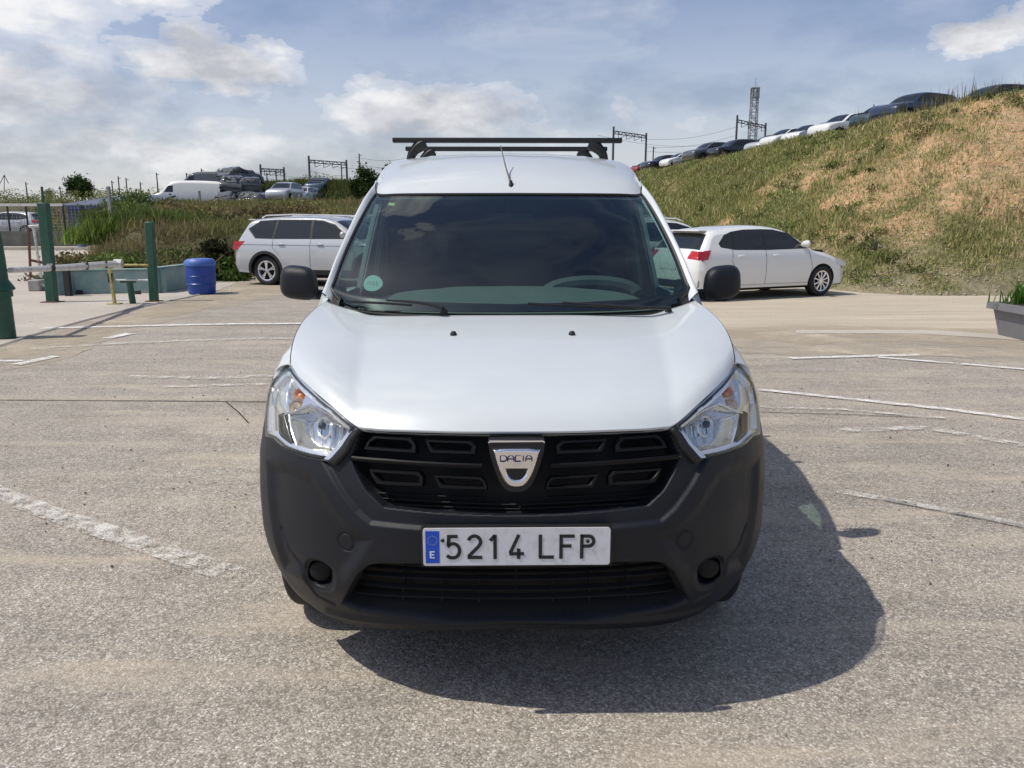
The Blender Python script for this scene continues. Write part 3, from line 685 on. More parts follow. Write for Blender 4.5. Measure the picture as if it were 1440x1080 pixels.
def ball(c, r, m, name, par, sq=1.0, dy=0):
    mb = MB(); mb.lathe([(1e-4, -r)] + [(r * math.sin(a), -r * math.cos(a)) for a in np.linspace(.2, math.pi - .2, 9)] + [(1e-4, r)], 16, c=tuple(c), axis='y'); return bothMB(name, mb, m, par, auto=None)
ball(SP(*ind, -.046), .010, M_amber, 'indicator_bulb', hl)
ball(SP(ind[0] + .012, ind[1] - .030, -.036), .007, M_amber, 'painted_amber_reflection', hl)  # amber ball added in place of the bulb's reflection
ball(SP(*main, -.046), .012, M_black, 'main_bulb_cap', hl)
for (dx, dz, rr_, nm_, m_, of_) in ((0, 0, .030, 'painted_indicator_glow', M_glow, -.052), (.018, -.040, .024, 'painted_indicator_glow', M_glow, -.034)):  # tinted dishes paint the soft glow round the indicator bulb
    c_ = np.array(SP(ind[0] + dx, ind[1] + dz, of_)); mb = MB(); mb.lathe([(1e-4, .006), (rr_ * .5, .004), (rr_ * .8, -.001), (rr_, -.008), (rr_ * 1.02, -.004)], 20, c=tuple(c_), axis='y'); bothMB(nm_, mb, m_, hl)
for k_ in range(7):
    xx_ = main[0] - .045 + .015 * k_; A_ = np.array([(xx_, main[1] - .030), (xx_ + .002, main[1] + .028 + .004 * (k_ % 2))]); mb = MB(); mb.tube(mapS(densify(A_, .012, False), -.070), .0022, 4); bothMB('reflector_flute', mb, M_black if k_ % 3 == 1 else M_chrome, hl)
mb = MB(); mb.tube([tuple(SP(main[0] + .034 * math.cos(a), main[1] + .034 * math.sin(a), -.055)) for a in np.linspace(0, 2 * math.pi, 25)], .004, 6, cap=False); bothMB('bulb_ring', mb, M_satin, hl)
P3 = inv([(387, 583), (394, 580), (400, 600), (408, 628), (398, 624), (388, 608)])
Q, fc, nb = fill(P3, .01); V, Fc = solid_from_fill(Q, fc, mapS, -.010, -.020, nb); both('dark_insert', V, Fc, M_gloss, hl)
dl = densify(inv([(395, 582), (408, 577), (432, 567), (451, 574), (478, 589)]), .01, False)
mb = MB(); mb.tube(mapS(dl, -.014), .0045, 6); bothMB('chrome_divider', mb, M_chrome, hl)
dl = densify(inv([(401, 582), (404, 604), (414, 632)]), .01, False)
mb = MB(); mb.tube(mapS(dl, -.014), .0035, 6); bothMB('chrome_divider', mb, M_satin, hl)
# lower body-coloured... silver corner piece between lamp and grille
A = inv([(500, 601), (506, 606), (497, 617), (489, 633), (470, 655), (461, 650), (480, 628), (491, 612)])
Q, fc, nb = fill(A, .01); V, Fc = solid_from_fill(Q, fc, mapS, .002, -.02, nb); both('lamp_corner_trim', V, Fc, M_black)

# --- bonnet
cowl = [(724, 443, .93), (640, 443.3, .935), (560, 444, .95), (522, 443, .975), (500, 437, 1.01), (476, 430, 1.06), (458, 423.5, 1.10)]
Cw = catmull(np.array([vp(*p) for p in cowl]), 13); Cw[0, 0] = 0
Lw = mapS(LEAD_L, .0015); Lw[0, 0] = 0
vs = [(0, 0), (.025, .10), (.05, .18), (.08, .25), (.13, .335), (.22, .445), (.38, .60), (.58, .765), (.80, .90), (1, 1)]
def hoodrow(v, g):
    fr = np.linspace(0, 1, 13)
    vv = v + 0 * fr; P = Lw * (1 - vv)[:, None] + Cw * vv[:, None]
    g_ = g * (1 - .30 * fr ** 3) + v * .30 * fr ** 3
    P[:, 2] = Lw[:, 2] * (1 - g_) + Cw[:, 2] * g_
    # slight bulge outwards at the sides
    P[:, 0] -= .03 * fr ** 2 * math.sin(math.pi * v)
    # two soft ridges in the pressing
    P[:, 2] += .0018 * np.exp(-((fr - .56) / .05) ** 2) * math.sin(math.pi * min(1, v * 1.1)) * (1 - v * .5)
    return P
HR = [hoodrow(v, g) for v, g in vs]
Hg = loft(HR, 48, 90)
lip = Hg[0] + np.array([0, .012, -.012]); lip2 = Hg[0] + np.array([0, .06, -.03])
side = Hg[:, -1]
Hf = np.vstack([lip2[None], lip[None], Hg]); back = Hg[-1] + np.array([0, .004, -.03]); Hf = np.vstack([Hf, back[None]])
nr, nc = Hf.shape[:2]; V = Hf.reshape(-1, 3); Vr = mir(V)
hood = mk('bonnet', np.vstack([V, Vr]), np.vstack([gridfaces(nr, nc), gridfaces(nr, nc, True) + len(V)]), M_white, VAN, fix=False)
for sx in (-1, 1):
    g_ = toimg(Hg).reshape(-1, 2); p = Hg.reshape(-1, 3)[((g_ - [643, 471]) ** 2).sum(1).argmin()].copy(); p[0] *= -sx
    mb = MB(); mb.lathe([(1e-4, .014), (.007, .013), (.0115, .006), (.0125, -.01)], 12, c=(p[0], p[1], p[2] - .0)); mb.build('washer_nozzle', M_black, hood)
# thin dark gap under the bonnet edge
mb = MB(); mb.tube(mapS(densify(LEAD_L, .02, False), -.006) + np.array([0, .004, -.003]), .005, 6); joinmir(mb); mb.build('bonnet_seal', M_seal, VAN)

# --- side surface
sz = [.2, .27, .4, .55, .75, .85, .90, .95, 1.0, 1.05, 1.1, 1.15, 1.25, 1.4, 1.55, 1.65, 1.72, 1.76, 1.79, 1.81]
sx_ = [.835, .85, .868, .876, .878, .872, .864, .848, .824, .80, .785, .770, .745, .708, .664, .638, .616, .590, .55, .48]
zz_ = np.arange(.15, 1.9, .005); _st = np.interp(zz_, sz, sx_); _k = np.hanning(9); _k /= _k.sum(); _st = np.convolve(np.pad(_st, 4, mode='edge'), _k, 'valid')
def SX(ly, z):
    w0 = np.interp(z, zz_, _st); f = sm((1.25 - np.asarray(ly)) / .75); return w0 - (.034 * f) * (np.asarray(z) < 3)
def mapSide(P2, off): return np.stack([-(SX(P2[:, 0], P2[:, 1]) + off), P2[:, 0], P2[:, 1]], 1)
def arc(cy, cz, r, a0, a1, n=18): return [(cy + r * math.cos(a), cz + r * math.sin(a)) for a in np.linspace(math.radians(a0), math.radians(a1), n)]
def sidepart(name, poly, m, of=0.0, ob=-.025, step=.05, auto=None, parent=None):
    Q, fc, nb = fill(poly, step); V, Fc = solid_from_fill(Q, fc, mapSide, of, ob, nb); return both(name, V, Fc, m, parent, auto=50)
hs = side[:, 1:]                                       # side edge of the bonnet in (ly, z)
# fender from bonnet edge down the side
fpts = []
he = Hg[:, -1][::6]; he = np.vstack([he, Hg[-1:, -1]])
fr_rows = [[p for p in catmull(np.array([SP(*HL[0], .001), SP(*HLo[4], .001), SP(*HLo[3], .001), SP(*HLo[2], .001)]), 4)]]
k0 = fr_rows[0][0]
for j, p in enumerate(he[1:]):
    u_ = (j + 1) / (len(he) - 1); ly, x, z = p[1], -p[0], p[2]; t0 = np.array([-x - .003, ly, z - .001])
    ly_e = max(ly, fr_rows[0][3][1] + .55 * u_ * .9); zb_ = .885 + .05 * u_; zb_ = min(zb_, z - .03)
    e = np.array([-SX(ly_e, zb_), ly_e, zb_]); zm = z * .45 + zb_ * .55; lm = ly * .5 + ly_e * .5
    xm = min(SX(lm, zm), x * .35 + SX(lm, zb_) * .65 + .012)
    z2 = z * .78 + zb_ * .22; x2 = min(SX(ly, z2), x * .62 + SX(lm, zb_) * .38 + .012)
    fr_rows.append([t0, np.array([-x2, ly * .8 + ly_e * .2, z2]), np.array([-xm, lm, zm]), e])
fr_rows = np.array(fr_rows); Fg = loft(fr_rows, 12, 60); V = Fg.reshape(-1, 3)
fend = both('front_wing', V, [tuple(f) for f in gridfaces(60, 12)], M_white)
bot = Fg[:, -1]; up = [(p[1], p[2] + .004) for p in bot[::6]] + [(bot[-1][1], bot[-1][2])]
y_end = 1.17
poly = up + [(y_end, .935), (y_end, .30)] + arc(.83, .31, .365, 0, 118)[1:] + [(.645, .70)]
poly = [p for p in poly]
sidepart('wing_side', poly, M_white)
sidepart('arch_moulding', arc(.83, .31, .400, 5, 116) + arc(.83, .31, .362, 116, 5), M_plastic, .010, -.02, .04)
# door with frame: lower door
door = sidepart('front_door', [(1.176, .30), (2.05, .30), (2.05, 1.085), (1.26, 1.085), (1.20, 1.0), (1.176, .94)], M_white)
pil_bottom = vp(455, 416, 1.13)
# belt / shoulder strip between wing and A pillar
Ao = [(453, 413, 1.15), (460, 397, 1.20), (472, 366, 1.29), (487, 331, 1.43), (508, 287, 1.63), (522, 266, 1.76), (531, 255.5, 1.86)]
Ai = [(462, 419, 1.10), (471, 394, 1.19), (485, 356, 1.30), (501, 321, 1.44), (514, 296, 1.56), (523, 281, 1.66), (529, 273, 1.72)]
AO = catmull(np.array([vp(*p) for p in Ao]), 25); AI = catmull(np.array([vp(*p) for p in Ai]), 25)
AM = (AO + AI) / 2 + np.array([-.006, -.016, .014])
AO2 = AO + np.array([.002, .03, -.012])
R_ = np.stack([AI + np.array([.012, .0, -.015]), AI, AM, AO, AO2], 0); G_ = loft(R_.transpose(1, 0, 2), 16, 50)
both('windscreen_pillar', G_.reshape(-1, 3), [tuple(f) for f in gridfaces(50, 16)], M_white)
tip = Hg[-1, -1]
# black corner trim at the foot of the pillar
tri = np.array([vp(459, 423, 1.105), vp(476, 431, 1.085), vp(479, 420, 1.10), vp(475, 392, 1.20), vp(471, 393, 1.20)])
tri2 = tri + np.array([.02, .05, -.01]); V = np.vstack([tri + np.array([0, -.004, 0]), tri2]); both('pillar_foot_trim', V, [(0, 1, 2, 3, 4), (9, 8, 7, 6, 5)] + [(i, i + 5, (i + 1) % 5 + 5, (i + 1) % 5) for i in range(5)], M_black, auto=30)
foot = [Fg[-1, k] for k in (0, 4, 8, 11)]
V = np.array([tip, AI[0] + [0, 0, -.004], AO[0], AO[0] + [-.01, .03, -.03], Fg[-1, 11], Fg[-1, 6]]) ; both('pillar_base', V, [(0, 1, 2, 5), (5, 2, 3, 4)], M_white)
# upper door frame and side glass
wpoly = [(1.32, 1.10), (2.02, 1.10), (2.02, 1.60), (1.80, 1.60), (1.62, 1.47), (1.45, 1.305)]
sidepart('side_window', wpoly, M_sideg, -.008, -.012, .06)
fr_o = [(1.20, 1.085), (2.05, 1.085), (2.05, 1.64), (1.84, 1.63), (1.62, 1.50), (1.40, 1.33)]
fo = densify(fr_o, .06); fi = shrink(densify(fr_o, .06), .045); n = len(fo)
V = np.vstack([mapSide(fo, 0), mapSide(fi, 0), mapSide(fi, -.02), mapSide(fo, -.02)]); Fc = [(r * n + k, r * n + (k + 1) % n, (r + 1) % 4 * n + (k + 1) % n, (r + 1) % 4 * n + k) for r in range(4) for k in range(n)]
both('door_frame', V, Fc, M_white, door, auto=40)
for sg in (0, 1):
    mb = MB(); mb.box(((-1, 1)[sg] * .895, 1.93, .93), (.03, .17, .035), bev=.008); mb.build('door_handle', M_black, door[sg])
# cargo side, sliding rail, sill, rear
sidepart('cant_rail', [(1.74, 1.52), (2.2, 1.56), (2.7, 1.64), (2.6, 1.71), (2.2, 1.725), (1.9, 1.66)], M_white, -.007, -.02)
sidepart('door_jamb', [(1.10, .38), (1.30, .38), (1.30, 1.10), (1.20, 1.12), (1.12, 1.04)], M_white, -.012, -.02)
sidepart('cargo_side_panel', [(2.056, .30), (3.24, .30)] + arc(3.64, .31, .37, 180, 0)[1:-1] + [(4.03, .30), (4.33, .32), (4.345, .9), (4.33, 1.3), (4.30, 1.69), (3.2, 1.70), (2.056, 1.675)], M_white, step=.07)
sidepart('sill', [(1.21, .21), (3.26, .21), (3.24, .296), (1.19, .296)], M_plastic, .004)
sidepart('sliding_rail', [(2.2, 1.02), (4.2, 1.02), (4.2, 1.05), (2.2, 1.05)], M_black, .004, -.004, .2)
V = np.array([[sx * SX(4.33, z) * f, 4.34 + .03 * (1 - f * f) - .02 * max(0, z - 1.2), z] for z in (.25, .5, .8, 1.1, 1.4, 1.65, 1.76) for sx, f in ((-1, 1), (-1, .8), (-1, .4), (1, 0), (1, .4), (1, .8), (1, 1))])
mk('rear_doors', V, gridfaces(7, 7), M_white, VAN, fix=True)
# --- roof
rc = [(0, 1)]
wt = [(724, 273.5, 1.58), (655, 273.6, 1.585), (600, 273.8, 1.60), (560, 274.2, 1.63), (538, 275, 1.665), (529, 273, 1.715)]
WT = catmull(np.array([vp(*p) for p in wt]), 13); WT[0, 0] = 0
def roofrow(ly0, zc_, ze=1.66, bow=.0, wx=None):
    xs = np.array([0, .12, .24, .36, .45, .53, .59, .625, .648, .664, .675, .682, .688]); zr = np.interp(xs, [0, .3, .5, .59, .63, .654, .675, .688], [0, -.006, -.022, -.036, -.052, -.078, -.115, -.15])
    P = np.stack([-xs, ly0 + bow * (xs / .67) ** 2, zc_ + zr], 1); P[:, 0] = -xs; return P
r0 = np.vstack([WT[:12], AO[-1:] ]) 
r0 = catmull(np.vstack([WT, AO[-1:], AO[-1:] + [-.004, .02, -.02]]), 13)
rows = [r0 + np.array([0, .004, .001]), r0 * .62 + roofrow(1.93, 1.762, bow=.13) * .38 + np.array([0, -.01, .016]), roofrow(1.95, 1.752, bow=.12), roofrow(2.2, 1.797, bow=.06), roofrow(2.6, 1.822), roofrow(3.2, 1.828), roofrow(3.9, 1.815), roofrow(4.22, 1.79), roofrow(4.33, 1.745)]
RG = loft(rows, 60, 110)
V0 = RG.reshape(-1, 3).copy()
rib = np.zeros(len(V0))
for cx in (.40, .20, 0.0): rib += .0045 * np.exp(-((np.abs(V0[:, 0]) - cx) / .018) ** 2)
V0[:, 2] += rib * sm((V0[:, 1] - 1.95) / .25) * (1 if True else 0) * .9
lip = RG[0] + np.array([0, .015, -.02]); Vf = np.vstack([lip, V0]); nr = 111; nc = 60
roof = mk('roof', np.vstack([Vf, mir(Vf)]), np.vstack([gridfaces(nr, nc), gridfaces(nr, nc, True) + len(Vf)]), M_white, VAN)
ditch = RG[:, 49]; mb = MB(); mb.tube([tuple(p + np.array([-.001, 0, .0015])) for p in ditch[2:-4:4]], .0045, 6); joinmir(mb); mb.build('roof_seam', M_seal, roof)
# --- windscreen
wb = [(726, 438.5, .955), (650, 438.3, .96), (590, 437.5, .98), (530, 435, 1.02), (500, 431.5, 1.06), (479, 424, 1.105)]
WB = catmull(np.array([vp(*p) for p in wb]), 13); WB[0, 0] = 0
WTe = catmull(WT, 13); WSd = catmull(AI[1:], 21)
nu, nv = 40, 44
b_ = catmull(WB, nu); t_ = catmull(np.vstack([WT[:-1], AI[-1:]]), nu); v_ = np.linspace(0, 1, nv); u_ = np.linspace(0, 1, nu)
b_ += 0; rgt = catmull(np.vstack([b_[-1:], AI[2:]]), nv); rgt[-1] = t_[-1]
cenl = b_[0] * (1 - v_)[:, None] + t_[0] * v_[:, None] + np.array([0, -.5, .72])[None] * .030 * np.sin(math.pi * v_)[:, None]
U, Vv = np.meshgrid(u_, v_); U = U[..., None]; Vv = Vv[..., None]
WS = (1 - Vv) * b_[None] + Vv * t_[None] + (1 - U) * cenl[:, None] + U * rgt[:, None] - ((1 - U) * (1 - Vv) * b_[0] + U * (1 - Vv) * b_[-1] + (1 - U) * Vv * t_[0] + U * Vv * t_[-1])
V = WS.reshape(-1, 3)
wind = mk('windscreen', np.vstack([V, mir(V)]), np.vstack([gridfaces(nv, nu), gridfaces(nv, nu, True) + len(V)]), M_wind, VAN)
def WSp(u, v, off=0.0, sx=-1):
    i = min(max(v, 0), 1) * (nv - 1); j = min(max(u, 0), 1) * (nu - 1); i0, j0 = min(int(i), nv - 2), min(int(j), nu - 2); f, g = i - i0, j - j0
    p = WS[i0, j0] * (1 - f) * (1 - g) + WS[i0 + 1, j0] * f * (1 - g) + WS[i0, j0 + 1] * (1 - f) * g + WS[i0 + 1, j0 + 1] * f * g
    a = WS[i0, j0 + 1] - WS[i0, j0]; b = WS[i0 + 1, j0] - WS[i0, j0]; nn = np.cross(b, a); nn /= np.linalg.norm(nn); 
    if nn[1] > 0: nn = -nn
    p = p + nn * off; return p if sx < 0 else p * [-1, 1, 1]
# black printed border of the glass (lies on the inner face)
def band(fn, n, name='glass_border'):
    A = [fn(t)[0] for t in np.linspace(0, 1, n)]; B = [fn(t)[1] for t in np.linspace(0, 1, n)]; V = np.array(A + B); return V, [(i, i + 1, n + i + 1, n + i) for i in range(n - 1)]
vb = MB()
V, Fc = band(lambda t: (WSp(1, t, -.003), WSp(.955 - .02 * (t < .1), t, -.003)), 44); vb.add(V, Fc)
V, Fc = band(lambda t: (WSp(t * .985, 1, -.004), WSp(t * .985, .955, -.004)), 40); vb.add(V, Fc)
V, Fc = band(lambda t: (WSp(t, 0, -.004), WSp(t, .055 + .05 * max(0, t - .85) / .15, -.004)), 40); vb.add(V, Fc)
joinmir(vb); vb.build('glass_border', M_gloss, wind)
mb = MB(); mb.tube([tuple(WSp(1, t, .001)) for t in np.linspace(0, 1, 40)] + [tuple(WSp(u, 1, .001)) for u in np.linspace(.97, 0, 30)], .0065, 6); joinmir(mb); mb.build('windscreen_seal', M_seal, wind)
# stickers
M_st1 = mat('yellow_green_sticker', (0.50, 0.62, 0.10), 0.5); M_st2 = mat('pale_teal_sticker', (0.16, 0.38, 0.36), 0.5); M_st3 = mat('dark_teal_print', (0.07, 0.20, 0.21), 0.5)
def patchuv(u0, u1, v0, v1, off, m, name, par, sx=-1):
    V = [WSp(u, v, off, sx) for (u, v) in ((u0, v0), (u1, v0), (u1, v1), (u0, v1))]; mk(name, V, [(0, 1, 2, 3)], m, par)
def uvof(px, py):
    g = toimg(WS).reshape(-1, 2); k = ((g - [px, py]) ** 2).sum(1).argmin(); return (k % nu) / (nu - 1), (k // nu) / (nv - 1)
u1, v1 = uvof(550, 287); stk = MB()
a1 = .030; b1 = .020
stk.add([WSp(u1 + a, v1 + b, -.001) for a, b in ((-a1, -b1), (a1, -b1), (a1, b1), (-a1, b1))], [(0, 1, 2, 3)]); s1 = stk.build('inspection_sticker', M_st1, wind, auto=None)
mb = MB(); mb.add([WSp(u1 + a, v1 + b, -.0003) for a, b in ((a1 * .1, -b1 * .5), (a1 * .8, -b1 * .5), (a1 * .8, b1 * .5), (a1 * .1, b1 * .5))], [(0, 1, 2, 3)]); mb.build('printed_panel', M_white_ink, s1)
u2, v2 = uvof(522, 398); n = 28
mb = MB(); mb.add([WSp(u2 + .062 * math.cos(a), v2 + .054 * math.sin(a), -.001) for a in np.linspace(0, 2 * math.pi, n, endpoint=False)], [tuple(range(n))]); s2 = mb.build('emissions_sticker', M_st2, wind, auto=None)
mb = MB()
for k in range(4):
    x_ = -.03 + .02 * k; mb.add([WSp(u2 + x_ + a, v2 + b, -.0003) for a, b in ((-.006, -.012), (.006, -.012), (.006, .014), (-.006, .014))], [(0, 1, 2, 3)])
for r_ in (.045, .055):
    pass
mb.build('print_marks', M_st3, s2)
# --- cowl tray and wipers
r1 = catmull(Cw, 30) + np.array([0, .006, -.012]); r2 = catmull(WB, 30) + np.array([0, .012, -.008]); r0_ = r1 + np.array([0, -.02, -.03])
cg = loft([r0_, r1, r1 * .5 + r2 * .5 + np.array([0, 0, -.006]), r2], 40, 14); V = cg.reshape(-1, 3)
mk('cowl_tray', np.vstack([V, mir(V)]), np.vstack([gridfaces(14, 40), gridfaces(14, 40, True) + len(V)]), M_black, VAN)
def wiper(blade, arm):
    o = empty('wiper'); o.parent = VAN
    P = np.array([vp(*p) for p in blade]); n_ = np.array([0, -.016, .016])
    mb = MB(); mb.tube([tuple(p + n_) for p in catmull(P, 9)], .0085, 6, flat=.55); mb.build('blade', M_gloss, o)
    P = np.array([vp(*p) for p in arm]); mb = MB(); mb.tube([tuple(p + n_ * 1.5) for p in catmull(P, 9)], list(np.linspace(.006, .013, 9)), 6, flat=.6); mb.lathe([(1e-4, .02), (.012, .018), (.016, .0)], 12, c=tuple(P[-1])); mb.build('arm', M_black, o)
wiper([(487, 429, 1.06), (530, 431, 1.01), (580, 434, .985)], [(545, 430, 1.0), (578, 432, .975), (605, 436, .955), (624, 441, .94)])
wiper([(742, 432, .965), (820, 436, .96), (905, 439, .99)], [(790, 433, .965), (850, 437, .955), (900, 440, .96), (940, 441, .985)])
# --- cabin
mb = MB()
def surfl(rows, nu_, nv_): G = loft(rows, nu_, nv_); V = G.reshape(-1, 3); return np.vstack([V, mir(V)]), np.vstack([gridfaces(nv_, nu_), gridfaces(nv_, nu_, True) + len(V)])
dash = [[(0, 1.0, 1.08), (-.3, 1.01, 1.08), (-.55, 1.06, 1.075), (-.68, 1.15, 1.06)], [(0, 1.25, 1.135), (-.3, 1.26, 1.135), (-.55, 1.30, 1.11), (-.67, 1.34, 1.07)],
        [(0, 1.47, 1.165), (-.3, 1.46, 1.16), (-.50, 1.46, 1.135), (-.67, 1.46, 1.07)], [(0, 1.53, 1.10), (-.3, 1.53, 1.09), (-.55, 1.52, 1.0), (-.68, 1.5, 1.0)], [(0, 1.5, .6), (-.3, 1.5, .6), (-.55, 1.5, .6), (-.7, 1.48, .6)]]
dsh = mk('dashboard', *surfl(dash, 20, 26), M_dash, VAN)
mb = MB(); mb.tube([(.37 + .20 * math.cos(a), 1.50 + .02 * math.sin(a), 1.135 + .05 * math.sin(a)) for a in np.linspace(0, math.pi, 12)], .03, 8); mb.build('instrument_hood', M_cabin, dsh)
mb = MB(); cst = Vector((.37, 1.66, 1.065)); 
mb.tube([tuple(cst + Vector((.185 * math.cos(a), -.185 * math.sin(a) * .42 * -1, .185 * math.sin(a) * .9))) for a in np.linspace(0, 2 * math.pi, 33)], .0155, 8, cap=False)
mb.tube([tuple(cst + Vector((-.17, .0, .0))), tuple(cst + Vector((.17, 0, 0)))], .02, 6); mb.box(tuple(cst), (.12, .05, .10), bev=.015); mb.tube([tuple(cst), (.37, 1.45, .9)], .03, 8); mb.build('steering_wheel', M_black, VAN)
for sx in (-.37, .37):
    st_ = empty('seat'); st_.parent = VAN
    mb = MB(); mb.box((sx, 2.02, .62), (.5, .52, .18), bev=.05); mb.build('seat_cushion', M_seat, st_)
    mb = MB(); mb.box((sx, 2.30, 1.0), (.48, .14, .68), bev=.05, M=Matrix.Rotation(-.2, 3, 'X')); mb.build('seat_back', M_seat, st_)
    mb = MB(); mb.box((sx, 2.40, 1.42), (.26, .10, .18), bev=.035); mb.tube([(sx - .06, 2.39, 1.28), (sx - .06, 2.40, 1.38)], .007, 6); mb.tube([(sx + .06, 2.39, 1.28), (sx + .06, 2.40, 1.38)], .007, 6); mb.build('headrest', M_seat, st_)
mb = MB(); mb.box((0, 2.52, 1.0), (1.36, .03, 1.5)); mb.build('bulkhead', M_bulk, VAN)
mb = MB(); mb.box((0, 1.75, .34), (1.55, 1.5, .04)); mb.build('cabin_floor', M_cabin, VAN)
hr = RG[3:60:4, 0:46:5] + np.array([0, 0, -.035]); 
V = hr.reshape(-1, 3); mk('headliner', np.vstack([V, mir(V)]), np.vstack([gridfaces(hr.shape[0], hr.shape[1]), gridfaces(hr.shape[0], hr.shape[1], True) + len(V)]), M_cabin2, VAN)
mb = MB(); mb.box((0, 1.66, 1.47), (.22, .02, .055), bev=.008); mb.tube([(0, 1.66, 1.48), (0, 1.63, 1.55)], .01, 6); mb.build('interior_mirror', M_black, VAN)
for sg in (-1, 1):
    mb = MB(); mb.box((sg * .78, 1.68, .75), (.05, .85, .62), bev=.015); mb.build('door_lining', M_cabin2, door[0 if sg < 0 else 1])
    mb = MB(); mb.tube([(sg * .69, 2.07, 1.08), (sg * .655, 2.09, 1.35), (sg * .61, 2.10, 1.62)], .045, 8, flat=.5); mb.build('door_pillar_lining', M_cabin2, VAN)
# engine bay block so nothing shows through
mb = MB(); mb.box((0, .80, .66), (1.36, .60, .50)); mb.box((0, .34, .66), (1.0, .34, .34)); mb.box((0, 2.5, .27), (1.5, 3.4, .14)); mb.build('underbody', M_void, VAN)
for cy in (.83, 3.64):
    for sg in (-1, 1):
        mb = MB(); mb.add(*(lambda A: (A, [(i, i + 1, 20 + i + 1, 20 + i) for i in range(19)]))([(sg * .70, cy + .385 * math.cos(a), .31 + .385 * math.sin(a)) for a in np.linspace(-.1, math.pi + .1, 20)] + [(sg * .40, cy + .385 * math.cos(a), .31 + .385 * math.sin(a)) for a in np.linspace(-.1, math.pi + .1, 20)])); mb.build('arch_liner', M_void, VAN, auto=None)
# --- mirrors
for sg in (0, 1):
    o = empty('door_mirror'); o.parent = VAN
    if sg == 0: c = vp(422, 397.5, 1.30)
    c0 = c * ([1, 1, 1] if sg == 0 else [-1, 1, 1]); sx = -1 if sg == 0 else 1
    if sg == 1: c0[0] = vp(1014, 398, 1.30)[0]
    V = []; n1_, n2_ = 20, 30
    for i in range(n1_ + 1):
        a = math.pi * i / n1_
        for k in range(n2_):
            b = 2 * math.pi * k / n2_; e = .62
            f = lambda v, p_: math.copysign(abs(v) ** p_, v)
            x = f(math.sin(a), .55) * f(math.cos(b), e); z = f(math.sin(a), .55) * f(math.sin(b), e); y = -math.cos(a)
            yy = .055 * (y if y > 0 else y * (1.0)) * (1.0 if y < 0 else .8)
            V.append((c0[0] + sx * (x * .083 * (1 - .07 * z)) + sx * .004, c0[1] + yy + .02 * x * 1.0, c0[2] + z * .072 + .006 * x * 1.0))
    Fc = [(i * n2_ + k, i * n2_ + (k + 1) % n2_, (i + 1) * n2_ + (k + 1) % n2_, (i + 1) * n2_ + k) for i in range(n1_) for k in range(n2_)]
    mk('mirror_shell', V, Fc, M_plastic, o, fix=True)
    mb = MB(); mb.box((c0[0], c0[1] + .047, c0[2]), (.10, .004, .09)); mb.build('mirror_glass', M_chrome, o)
    mb = MB(); xi = sx * .775
    mb.tube([(c0[0] - sx * .03, c0[1] + .005, c0[2] - .050), (c0[0] - sx * .10, c0[1] + .01, c0[2] - .052), (xi, c0[1] + .03, c0[2] - .035)], [.02, .020, .028], 10, flat=1.1); mb.build('mirror_arm', M_plastic, o)
# --- wheels
def wheel(c, r=.31, w_=.20, out=-1, par=None, rimm=None, steel=True, name='wheel', spokes=0, nseg=36):
    o = empty(name, c); o.parent = par
    h = w_ / 2
    mb = MB(); mb.lathe([(r * .66, -h * .85), (r * .80, -h), (r * .95, -h * .92), (r * .99, -h * .75), (r, -h * .4), (r, h * .4), (r * .99, h * .75), (r * .95, h * .92), (r * .80, h), (r * .66, h * .85)], nseg, axis='x', close=True); mb.build('tyre', M_tyre, o, auto=None)
    mb = MB(); s_ = out
    if not spokes:
        mb.lathe([(1e-4, s_ * h * .55), (r * .16, s_ * h * .6), (r * .22, s_ * h * .35), (r * .45, s_ * h * .55), (r * .58, s_ * h * .35), (r * .60, s_ * h * .8), (r * .67, s_ * h * .88), (r * .67, -s_ * h * .8)], nseg, axis='x'); mb.build('rim', rimm or M_steel, o, auto=30)
    else:
        mb.lathe([(r * .60, s_ * h * .2), (r * .61, s_ * h * .84), (r * .68, s_ * h * .92), (r * .69, s_ * h * .5)], nseg, axis='x')
        for k in range(spokes):
            a = 2 * math.pi * k / spokes + .3
            for da in ((-.13, .13) if spokes == 5 else (0,)):
                p0 = (s_ * h * .70, .05 * r * math.cos(a), .05 * r * math.sin(a)); p1 = (s_ * h * .78, r * .40 * math.cos(a + da * .8), r * .40 * math.sin(a + da * .8)); p2 = (s_ * h * .72, r * .64 * math.cos(a + da * 1.2), r * .64 * math.sin(a + da * 1.2))
                mb.tube([p0, p1, p2], [r * .06, r * .055, r * .075], 6, flat=.9)
        mb.lathe([(1e-4, s_ * h * .85), (r * .10, s_ * h * .84), (r * .14, s_ * h * .6)], 16, axis='x'); mb.build('rim', rimm or M_satin, o, auto=30)
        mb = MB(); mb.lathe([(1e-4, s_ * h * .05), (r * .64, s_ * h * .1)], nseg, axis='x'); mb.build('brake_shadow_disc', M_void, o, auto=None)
    return o
for cy in (.83, 3.64):
    for sg in (-1, 1): wheel((sg * .735, cy, .31), .31, .19, sg, VAN)
